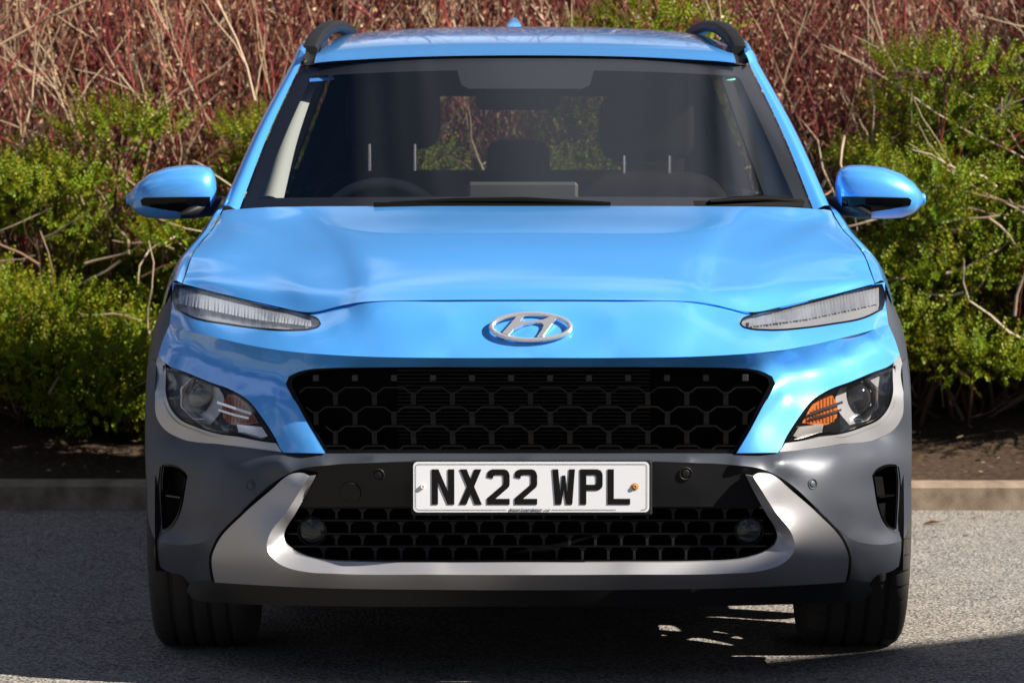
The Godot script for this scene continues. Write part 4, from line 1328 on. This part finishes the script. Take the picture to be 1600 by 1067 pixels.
func build_sides() -> void:
	for s in [1.0, -1.0]:
		var mb := MB.new()
		mb.grid(patch(ctrl([
			P3([542, 442, -0.635, 556, 441, -0.665, 570, 482, -0.73, 582, 555, -0.72]),
			P3([527, 400, -0.785, 547, 409, -0.82, 567, 455, -0.88, 580, 535, -0.92]),
			P3([513, 380, -0.905, 531, 388, -0.95, 554, 430, -1.02, 572, 512, -1.06]),
			P3([493, 357, -1.065, 509, 364, -1.1, 534, 405, -1.17, 558, 490, -1.22]),
			P3([477, 328.5, -1.205, 492, 337, -1.26, 514, 380, -1.34, 542, 468, -1.4]),
			P3([474, 320, -1.44, 486, 331, -1.5, 503, 372, -1.58, 532, 452, -1.66])], false, s), 24, 40), Vector3(s * 5, 2, 4))
		obj("front_wing", mb, mats.paint, car)
		mb = MB.new()
		var sec := []
		for z in [-1.42, -1.9, -2.6, -3.3, -3.8, -4.1]:
			var t := smoothstep(-3.3, -4.15, z) * 0.07
			sec.append([Vector3(s * (0.735 - t), 1.045, z), Vector3(s * (0.80 - t), 0.99, z), Vector3(s * (0.862 - t), 0.82, z), Vector3(s * (0.872 - t), 0.62, z), Vector3(s * (0.868 - t), 0.48, z)])
		mb.grid(patch(sec, 16, 24), Vector3(s * 9, 1, -2))
		obj("body_side", mb, mats.paint, car)
		mb = MB.new()
		for z in [[-1.28, -3.05]]:
			mb.grid(patch([[Vector3(s * 0.872, 0.50, z[0]), Vector3(s * 0.90, 0.42, z[0]), Vector3(s * 0.89, 0.30, z[0]), Vector3(s * 0.82, 0.225, z[0]), Vector3(s * 0.70, 0.22, z[0])], [Vector3(s * 0.872, 0.50, z[1]), Vector3(s * 0.90, 0.42, z[1]), Vector3(s * 0.89, 0.30, z[1]), Vector3(s * 0.82, 0.225, z[1]), Vector3(s * 0.70, 0.22, z[1])]], 16, 8), Vector3(s * 9, 0.4, -2))
		obj("sill_cladding", mb, mats.grey_cladding, car)
		# side glass
		mb = MB.new()
		mb.grid(patch([[Vector3(s * 0.745, 1.035, -1.55), Vector3(s * 0.735, 1.045, -2.6), Vector3(s * 0.66, 1.07, -3.9)], [Vector3(s * 0.60, 1.43, -2.0), Vector3(s * 0.585, 1.475, -2.6), Vector3(s * 0.53, 1.44, -3.85)]], 12, 6), Vector3(s * 9, 1, -2))
		obj("side_window", mb, mats.tinted_glass, car)
		# wheel arches: broad grey lips with black liners
		for z in [-0.80, -3.42]:
			mb = MB.new()
			var rows := [[], [], [], [], [], []]
			for k in 41:
				var a := lerpf(1.38 if z > -2.0 else -0.35, PI + 0.42, k / 40.0)
				var d := Vector3(0, sin(a), cos(a))
				var c := Vector3(0, 0.335, z)
				var ox: float = -0.03 - 0.105 * maxf(0.0, (cos(a) * 0.42)) if z < -2.0 else clampf(0.105 * (-0.5 - z - cos(a) * 0.42), 0.0, 0.04) - 0.062
				rows[0].append(c + d * 0.535 + Vector3(s * (0.868 + ox), 0, 0))
				rows[1].append(c + d * 0.52 + Vector3(s * (0.892 + ox), 0, 0))
				rows[2].append(c + d * 0.45 + Vector3(s * (0.918 + ox), 0, 0))
				rows[3].append(c + d * 0.40 + Vector3(s * (0.928 + ox), 0, 0))
				rows[4].append(c + d * 0.368 + Vector3(s * (0.925 + ox), 0, 0))
				rows[5].append(c + d * 0.365 + Vector3(s * (0.86 + ox), 0, 0))
			mb.grid(rows, Vector3(s * 9, 0.6, z))
			if z > -2.0:
				# the flare in front of the wheel, from the bonnet corner down behind the lamp and bumper edge
				mb.grid(patch(ctrl([
					P3([551, 442, -0.69, 555, 442, -0.70, 558, 444, -0.78]),
					P3([555, 470, -0.68, 564, 470, -0.71, 569, 472, -0.80]),
					P3([559, 495, -0.66, 575, 495, -0.71, 580, 497, -0.80]),
					P3([562, 520, -0.63, 583, 521, -0.70, 588, 523, -0.80]),
					P3([572, 550, -0.61, 590, 552, -0.69, 593, 554, -0.80]),
					P3([578, 590, -0.58, 595, 590, -0.66, 597, 592, -0.80]),
					P3([582, 640, -0.56, 597, 640, -0.64, 599, 642, -0.80]),
					P3([590, 720, -0.54, 598, 720, -0.60, 599, 722, -0.72]),
					P3([588, 830, -0.50, 593, 830, -0.55, 594, 830, -0.60])], false, s), 10, 48), Vector3(s * 9, 0.6, 4))
			obj("wheel_arch", mb, mats.grey_cladding, car)
			mb = MB.new()
			rows = [[], []]
			for k in 25:
				var a := lerpf(-0.3, PI + 0.3, k / 24.0)
				rows[0].append(Vector3(s * 0.87, 0.335 + sin(a) * 0.39, z + cos(a) * 0.39))
				rows[1].append(Vector3(s * 0.56, 0.335 + sin(a) * 0.39, z + cos(a) * 0.39))
			mb.grid(rows, Vector3(0, 0.3, z))
			obj("arch_liner", mb, mats.deep_black, car)
	var ub := MB.new()
	ub.box(Vector3(-0.60, 0.205, -4.0), Vector3(0.60, 0.25, -0.25))
	ub.box(Vector3(-0.80, 0.212, -3.05), Vector3(0.80, 0.25, -1.28))
	ub.box(Vector3(-0.56, 0.25, -1.30), Vector3(0.56, 0.72, -0.26))
	obj("underbody", ub, mats.deep_black, car)

func build_wheels() -> void:
	var tw := 0.122
	var prof := [Vector2(0.225, -0.112), Vector2(0.25, -0.120), Vector2(0.285, -0.1225), Vector2(0.312, -0.119), Vector2(0.325, -0.110), Vector2(0.3315, -0.099)]
	for g in [-0.066, -0.022, 0.022, 0.066]:
		prof.append_array([Vector2(0.3345 if absf(g) < 0.05 else 0.3335, g - 0.0062), Vector2(0.3265, g - 0.005), Vector2(0.3265, g + 0.005), Vector2(0.3345 if absf(g) < 0.05 else 0.3335, g + 0.0062)])
	prof.append_array([Vector2(0.3315, 0.099), Vector2(0.325, 0.110), Vector2(0.312, 0.119), Vector2(0.285, 0.1225), Vector2(0.25, 0.120), Vector2(0.225, 0.112)])
	# shoulder blocks: cross grooves only outside the outer channels
	var full := []
	for k in prof.size():
		full.append(prof[k])
		if k + 1 < prof.size():
			var w: float = (prof[k].y + prof[k + 1].y) * 0.5
			if absf(w) > 0.072 and absf(w) < 0.10: full.append(prof[k].lerp(prof[k + 1], 0.5))
	var wob := func(k: int, q: int) -> float:
		var w: float = absf(full[k].y)
		if w > 0.073 and w < 0.113 and q % 7 == 0: return -0.009
		if w < 0.062 and w > 0.028 and full[k].x > 0.33 and (q + 3) % 7 == 0: return -0.002
		return 0.0
	var tyre := MB.new()
	tyre.lathe(Transform3D(), full, 350, wob)
	var tm := tyre.mesh()
	var rim := MB.new()
	rim.lathe(Transform3D(), [Vector2(0.226, -0.10), Vector2(0.215, -0.06), Vector2(0.21, 0.05), Vector2(0.222, 0.10), Vector2(0.232, 0.112), Vector2(0.222, 0.108), Vector2(0.20, 0.07), Vector2(0.19, 0.05)], 48)
	for k in 5:
		for q in [-0.16, 0.16]:
			var a := TAU * k / 5.0
			rim.bar([Vector3(cos(a) * 0.03, sin(a) * 0.03, 0.075), Vector3(cos(a + q) * 0.215, sin(a + q) * 0.215, 0.09)], Vector3(0, 0, 1), 0.03, 0.028)
	rim.lathe(Transform3D(), [Vector2(0.06, 0.06), Vector2(0.055, 0.095), Vector2(0.0005, 0.098)], 24)
	var rmesh := rim.mesh()
	for s in [1.0, -1.0]:
		for z in [-0.80, -3.42]:
			var w := group_node("wheel", car)
			w.transform = Transform3D(Basis(Vector3.UP, PI * 0.5 * s), Vector3(s * (0.777 if z > -2.0 else 0.755), 0.329, z))
			obj("tyre", tm, mats.rubber, w)
			obj("rim", rmesh, mats.trim_silver, w)

# ================================================================ planting
func sprig(seed_: int, length: float, pairs: int, leaf: float) -> ArrayMesh:
	var r := RandomNumberGenerator.new()
	r.seed = seed_
	var mb := MB.new()
	mb.tint = Color(0.9, 0.45, 0.5)
	var bend := Vector3(r.randf_range(-0.25, 0.25), 1.0, r.randf_range(-0.25, 0.25))
	var path := []
	for k in 4:
		var t := k / 3.0
		path.append(Vector3(bend.x * t * t, t, bend.z * t * t) * length)
	mb.tube(path, [0.0016, 0.0014, 0.0011, 0.0007], 3, false)
	for k in pairs:
		var t := (k + 0.6) / pairs
		var p := Vector3(bend.x * t * t, t, bend.z * t * t) * length
		var spin := k * 1.57 + r.randf_range(-0.4, 0.4)
		for side in 2:
			var a := spin + side * PI
			var d := Vector3(cos(a), r.randf_range(0.25, 0.9), sin(a)).normalized()
			var l := leaf * r.randf_range(0.75, 1.2) * (1.0 - 0.35 * t)
			var w := d.cross(Vector3(r.randf_range(-0.5, 0.5), 1, r.randf_range(-0.5, 0.5))).normalized() * l * 0.31
			var lift := d.cross(w).normalized() * l * 0.10
			var g := r.randf_range(0.75, 1.25)
			mb.tint = Color(g * r.randf_range(0.85, 1.2), g, g * r.randf_range(0.7, 1.1))
			var b := p + d * l * 0.05
			var tip := p + d * l
			var m := p + d * l * 0.5
			mb.ftri(b, m + w + lift, tip)
			mb.ftri(b, tip, m - w + lift)
	return mb.mesh()

func build_hedge() -> void:
	var sprigs := [sprig(1, 0.08, 9, 0.0155), sprig(2, 0.10, 11, 0.0145), sprig(3, 0.065, 8, 0.0165)]
	# evergreen shrubs: centre x, front z, height, half width, how far the skirt reaches down
	var list := [
		[-3.9, -4.95, 0.90, 0.75, 0.4], [-2.75, -4.9, 0.84, 0.72, 0.40], [-1.55, -4.72, 0.80, 0.60, 0.22], [-0.55, -4.85, 1.02, 0.62, 0.5], [0.42, -4.85, 1.10, 0.62, 0.5],
		[1.42, -4.75, 1.2, 0.66, 0.34], [2.35, -4.85, 1.5, 0.70, 0.40], [3.45, -4.9, 1.45, 0.75, 0.5], [4.5, -4.95, 1.2, 0.7, 0.5]]
	var words := [
		"small leaved green shrub at the steering wheel side end of the hedge", "small leaved green shrub next to the steering wheel side end of the hedge", "low layered green shrub behind the door mirror on the steering wheel side",
		"green shrub behind the rear window's steering wheel side half", "green shrub behind the rear window's passenger side half", "green shrub directly behind the passenger side door mirror and wing",
		"tallest green shrub, among red stems beyond the passenger side door mirror", "small leaved green shrub next to the passenger side end of the hedge", "small leaved green shrub at the passenger side end of the hedge"]
	for n in list.size():
		var a: Array = list[n]
		evergreen(a[0], a[1], a[2], a[3], a[4], sprigs, words[n], n)
	var x := -4.6
	var n := 0
	while x < 4.7:
		for layer in 2:
			dogwood(x + rng.randf_range(-0.1, 0.1) + layer * 0.3, -5.45 - layer * 0.65, n, layer)
			n += 1
		x += 0.62
	for q in [[-2.3, 0], [-1.85, 1], [-1.3, 2], [-0.9, 3], [0.95, 4], [1.25, 5], [1.75, 6], [2.3, 7], [-2.9, 8], [2.9, 9]]:
		dogwood(q[0], -4.85 + 0.1 * sin(q[1] * 2.3), 60 + q[1], 2)
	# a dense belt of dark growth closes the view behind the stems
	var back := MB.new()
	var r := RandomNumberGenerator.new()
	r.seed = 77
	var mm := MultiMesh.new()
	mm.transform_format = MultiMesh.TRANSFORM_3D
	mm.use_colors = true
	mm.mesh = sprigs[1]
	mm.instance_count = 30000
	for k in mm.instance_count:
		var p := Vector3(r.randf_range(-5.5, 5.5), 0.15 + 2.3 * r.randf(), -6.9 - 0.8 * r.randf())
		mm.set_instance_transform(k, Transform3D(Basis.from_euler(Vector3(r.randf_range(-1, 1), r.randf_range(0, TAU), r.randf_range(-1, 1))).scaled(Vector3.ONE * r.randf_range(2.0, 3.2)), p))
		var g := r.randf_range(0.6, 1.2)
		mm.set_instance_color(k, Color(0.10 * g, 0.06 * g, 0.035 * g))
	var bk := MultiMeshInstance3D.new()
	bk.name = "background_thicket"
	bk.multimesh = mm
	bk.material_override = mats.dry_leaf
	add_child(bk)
	tag(bk, "dense dull brown thicket behind the red stems", "thicket", "", "stuff")

func wander(p: Vector3, d: Vector3, length: float, steps: int, r: RandomNumberGenerator, wild: float, up: float, reach := 9.0) -> Array:
	var path := [p]
	for k in steps:
		d = (d + Vector3(r.randf_range(-wild, wild), r.randf_range(-wild, wild) * 0.6 + up, r.randf_range(-wild, wild))).normalized()
		p += d * length / steps
		p.z = minf(p.z, reach)
		path.append(p)
	return path

func taper(n: int, a: float, b: float) -> Array:
	var o := []
	for k in n: o.append(lerpf(a, b, float(k) / (n - 1)))
	return o

func evergreen(cx: float, cz: float, h: float, w: float, low: float, sprigs: Array, words: String, n: int) -> void:
	var r := RandomNumberGenerator.new()
	r.seed = 100 + n
	var g := group_node("evergreen_shrub")
	g.position = Vector3(cx, 0.2, cz)
	tag(g, words, "shrub", "small leaved evergreen shrubs")
	var mb := MB.new()
	var clumps := []
	for k in 56:
		var a := r.randf_range(0, TAU)
		var d := sqrt(r.randf())
		var top := h * (0.86 + 0.22 * sin(cx * 3.1 + cos(a) * d * w * 6.5 + n * 1.7))
		var y := lerpf(low, top, pow(r.randf(), 0.8)) - 0.2
		if k > 44: y = top - 0.2 + r.randf_range(0.0, 0.42)
		var taperw := 1.0 - 0.35 * pow(maxf(0.0, y / h), 3.0)
		var c := Vector3(cos(a) * d * w * taperw, y, sin(a) * d * 0.42 * taperw)
		clumps.append([c, Vector3(r.randf_range(0.16, 0.32), r.randf_range(0.045, 0.095), r.randf_range(0.14, 0.24))])
		# the limb that carries it
		mb.tint = [Color(0.07, 0.045, 0.03), Color(0.11, 0.08, 0.055), Color(0.05, 0.03, 0.022)][r.randi() % 3]
		var base := Vector3(r.randf_range(-0.4, 0.4) * w, -0.15, r.randf_range(-0.42, -0.1))
		var mid := base.lerp(c, 0.5) + Vector3(r.randf_range(-0.1, 0.1), -0.05, r.randf_range(-0.08, 0.08))
		mb.tube([base, base.lerp(mid, 0.5) + Vector3(0, 0.03, 0), mid, mid.lerp(c, 0.6), c], [0.011, 0.009, 0.007, 0.005, 0.003], 5, false)
		for t in 3:
			mb.tube(wander(mid.lerp(c, r.randf()), Vector3(r.randf_range(-1, 1), 0.4, r.randf_range(-0.3, 1)).normalized(), r.randf_range(0.15, 0.4), 4, r, 0.4, 0.05), taper(5, 0.0035, 0.0012), 4, false)
	# bare woody twigs that poke out in front
	for k in 44:
		mb.tint = [Color(0.38, 0.29, 0.20), Color(0.48, 0.39, 0.29), Color(0.22, 0.13, 0.09)][r.randi() % 3]
		var p := Vector3(r.randf_range(-w, w), r.randf_range(low - 0.1, h * 0.85), r.randf_range(0.1, 0.42))
		mb.tube(wander(p, Vector3(r.randf_range(-1, 1), r.randf_range(-0.3, 0.7), r.randf_range(-0.2, 0.5)).normalized(), r.randf_range(0.2, 0.5), 5, r, 0.5, 0.0, 0.46), taper(6, r.randf_range(0.0035, 0.006), 0.0015), 5, false)
	obj("branches", mb, mats.stem, g)
	var per := [[], [], []]
	var cols := [[], [], []]
	for c in clumps:
		for k in 150:
			var d := Vector3(r.randfn(), r.randfn() * 0.8 + 0.25, r.randfn()).normalized()
			var q := pow(r.randf(), 0.45)
			var p: Vector3 = c[0] + d * c[1] * q
			var out := (d + Vector3(r.randf_range(-0.6, 0.6), 0.75, r.randf_range(-0.3, 0.9))).normalized()
			var side := out.cross(Vector3(r.randf_range(-1, 1), 0.1, r.randf_range(-1, 1))).normalized()
			var b := Basis(side, out, side.cross(out)).scaled(Vector3.ONE * r.randf_range(0.8, 1.3))
			var v := r.randi() % 3
			per[v].append(Transform3D(b, p))
			# one leaf green for every shrub; only the yellowness differs at random from sprig to sprig
			cols[v].append(Color(0.18 * r.randf_range(0.8, 1.3), 0.25, 0.014))
	for v in 3:
		var mm := MultiMesh.new()
		mm.transform_format = MultiMesh.TRANSFORM_3D
		mm.use_colors = true
		mm.mesh = sprigs[v]
		mm.instance_count = per[v].size()
		for k in per[v].size():
			mm.set_instance_transform(k, per[v][k])
			mm.set_instance_color(k, cols[v][k])
		var o := MultiMeshInstance3D.new()
		o.name = "foliage"
		o.multimesh = mm
		o.material_override = mats.leaf
		o.set_meta("kind", "stuff")
		g.add_child(o, true)

func dogwood(cx: float, cz: float, n: int, layer: int) -> void:
	var r := RandomNumberGenerator.new()
	r.seed = 400 + n
	var g := group_node("red_stemmed_dogwood")
	g.position = Vector3(cx, 0.3, cz)
	if layer < 2: tag(g, "bare dogwood with thin dark red upright stems behind the green shrubs", "shrub", "red stemmed dogwoods in the hedge")
	else: tag(g, "sparse bare dogwood whose red and grey canes poke out among the green shrubs", "shrub", "sparse dogwoods among the green shrubs")
	var mb := MB.new()
	var tips := []
	for k in (60 if layer < 2 else 16):
		var hue := r.randf()
		if hue < 0.5: mb.tint = Color(0.18, 0.028, 0.030).lerp(Color(0.085, 0.020, 0.018), r.randf())
		elif hue < 0.78: mb.tint = Color(0.24, 0.10, 0.055).lerp(Color(0.16, 0.06, 0.04), r.randf())
		else: mb.tint = Color(0.40, 0.30, 0.20).lerp(Color(0.28, 0.18, 0.11), r.randf())
		var base := Vector3(r.randf_range(-0.32, 0.32), -0.1, r.randf_range(-0.25, 0.25) - (0.3 if layer == 2 else 0.0))
		var d := Vector3(base.x * 1.3 + r.randf_range(-0.5, 0.5), 1.0, base.z * 1.0 + r.randf_range(-0.2, 0.35)).normalized()
		var tall := r.randf_range(1.5, 2.3)
		var path := wander(base, d, tall, 8, r, 0.23, 0.03, 0.4)
		var fat := r.randf_range(0.0032, 0.0065)
		mb.tube(path, taper(9, fat, 0.0016), 5, false)
		for q in 7:
			var at := r.randi_range(2, 7)
			var dd: Vector3 = (path[at + 1] - path[at]).normalized() + Vector3(r.randf_range(-0.8, 0.8), 0.1, r.randf_range(-0.8, 0.8))
			var tw := wander(path[at].lerp(path[at + 1], r.randf()), dd.normalized(), r.randf_range(0.2, 0.6), 4, r, 0.22, 0.12, 0.45)
			mb.tube(tw, taper(5, fat * 0.55, 0.001), 4, false)
			for e in 4: tips.append(tw[1 + r.randi() % 4])
	# long pale or red canes that lean across the others
	for k in (9 if layer < 2 else 6):
		mb.tint = Color(0.42, 0.32, 0.22) if r.randf() < 0.6 else Color(0.26, 0.05, 0.05)
		var p := Vector3(r.randf_range(-0.5, 0.5), r.randf_range(0.1, 1.1), r.randf_range(0.0, 0.75 if layer < 2 else 0.35))
		var dd := Vector3(r.randf_range(-1, 1), r.randf_range(0.2, 1.0), r.randf_range(-0.1, 0.3)).normalized()
		var cane := wander(p, dd, r.randf_range(0.5, 1.1), 7, r, 0.2, 0.03, 0.8 if layer < 2 else 0.4)
		var fat := r.randf_range(0.003, 0.0055)
		mb.tube(cane, taper(8, fat, 0.0015), 5, false)
		for q in 4:
			var at := r.randi_range(1, 6)
			mb.tube(wander(cane[at], (dd + Vector3(r.randf_range(-0.9, 0.9), r.randf_range(-0.2, 0.7), r.randf_range(-0.5, 0.5))).normalized(), r.randf_range(0.15, 0.4), 4, r, 0.3, 0.03, 0.85 if layer < 2 else 0.45), taper(5, fat * 0.6, 0.001), 4, false)
	# last year's dry leaves and buds still hanging on
	var lf := MB.new()
	for p in tips:
		if r.randf() < 0.15: continue
		var kind := r.randf()
		lf.tint = Color(0.34, 0.22, 0.13) if kind < 0.4 else (Color(0.24, 0.08, 0.05) if kind < 0.8 else Color(0.42, 0.33, 0.22))
		var d := Vector3(r.randf_range(-1, 1), r.randf_range(-1, 0.6), r.randf_range(-1, 1)).normalized()
		var l := r.randf_range(0.010, 0.024)
		var w := d.cross(Vector3(r.randf(), r.randf(), r.randf() + 0.1)).normalized() * l * 0.3
		lf.ftri(p, p + d * l * 0.5 + w, p + d * l)
		lf.ftri(p, p + d * l, p + d * l * 0.5 - w)
	obj("stems", mb, mats.stem, g)
	obj("dry_leaves", lf, mats.dry_leaf, g)

func build_litter() -> void:
	var mb := MB.new()
	var r := RandomNumberGenerator.new()
	r.seed = 9
	for k in 900:
		var z := -3.84 + absf(r.randfn()) * 0.10 if k < 250 else -4.02 - r.randf() * 0.8
		var x := r.randf_range(-4, 4)
		var y := 0.004 if k < 250 else 0.09 + smoothstep(-4.0, -5.6, z) * 0.26 + 0.02
		var l := r.randf_range(0.004, 0.012) * (1.6 if k >= 250 else 1.0)
		mb.tint = [Color(0.16, 0.10, 0.06), Color(0.30, 0.22, 0.14), Color(0.07, 0.05, 0.035)][r.randi() % 3]
		var a := r.randf_range(0, TAU)
		var d := Vector3(cos(a), r.randf_range(0, 0.3), sin(a)) * l
		var w := Vector3(-sin(a), r.randf_range(0, 0.4), cos(a)) * l * 0.5
		mb.ftri(Vector3(x, y, z) - d, Vector3(x, y, z) + w, Vector3(x, y, z) + d)
		mb.ftri(Vector3(x, y, z) - d, Vector3(x, y, z) + d, Vector3(x, y, z) - w)
	tag(obj("leaf_litter", mb, mats.dry_leaf), "scattered bits of dry leaf along the kerb and on the soil", "leaf litter", "", "stuff")
	# a few fallen leaves lying out on the asphalt by the kerb
	var spots := [[1.27, -3.45, 0.035], [1.42, -3.62, 0.014], [1.33, -3.1, 0.012], [1.18, -2.6, 0.010], [-1.25, -3.3, 0.016], [-1.45, -2.7, 0.012], [1.1, -1.9, 0.009], [-1.05, -1.6, 0.010], [1.5, -2.9, 0.013]]
	for k in spots.size():
		var q: Array = spots[k]
		var lf := MB.new()
		lf.tint = [Color(0.20, 0.12, 0.06), Color(0.34, 0.24, 0.12), Color(0.12, 0.07, 0.04)][k % 3]
		var a := r.randf_range(-0.4, 0.4)
		var d: Vector3 = Vector3(cos(a), 0, sin(a)) * q[2]
		var w: Vector3 = Vector3(-sin(a), 0, cos(a)) * q[2] * 0.45
		var c := Vector3.ZERO
		for e in [-1.0, 1.0]:
			lf.ftri(c - d, c - d * 0.2 + w * e + Vector3(0, q[2] * 0.35, 0), c + d * 0.4 + Vector3(0, q[2] * 0.12, 0))
			lf.ftri(c - d * 0.2 + w * e + Vector3(0, q[2] * 0.35, 0), c + d * 0.5 + w * 0.8 * e + Vector3(0, q[2] * 0.25, 0), c + d * 0.4 + Vector3(0, q[2] * 0.12, 0))
			lf.ftri(c + d * 0.5 + w * 0.8 * e + Vector3(0, q[2] * 0.25, 0), c + d * 1.1 + Vector3(0, q[2] * 0.3, 0), c + d * 0.4 + Vector3(0, q[2] * 0.12, 0))
		var o := obj("fallen_leaf", lf, mats.dry_leaf)
		o.position = Vector3(q[0], 0.002, q[1])
		tag(o, "curled brown dead leaf lying on the asphalt near the kerb" if k else "largest curled brown dead leaf on the sunlit asphalt near the kerb", "leaf", "fallen leaves on the asphalt")
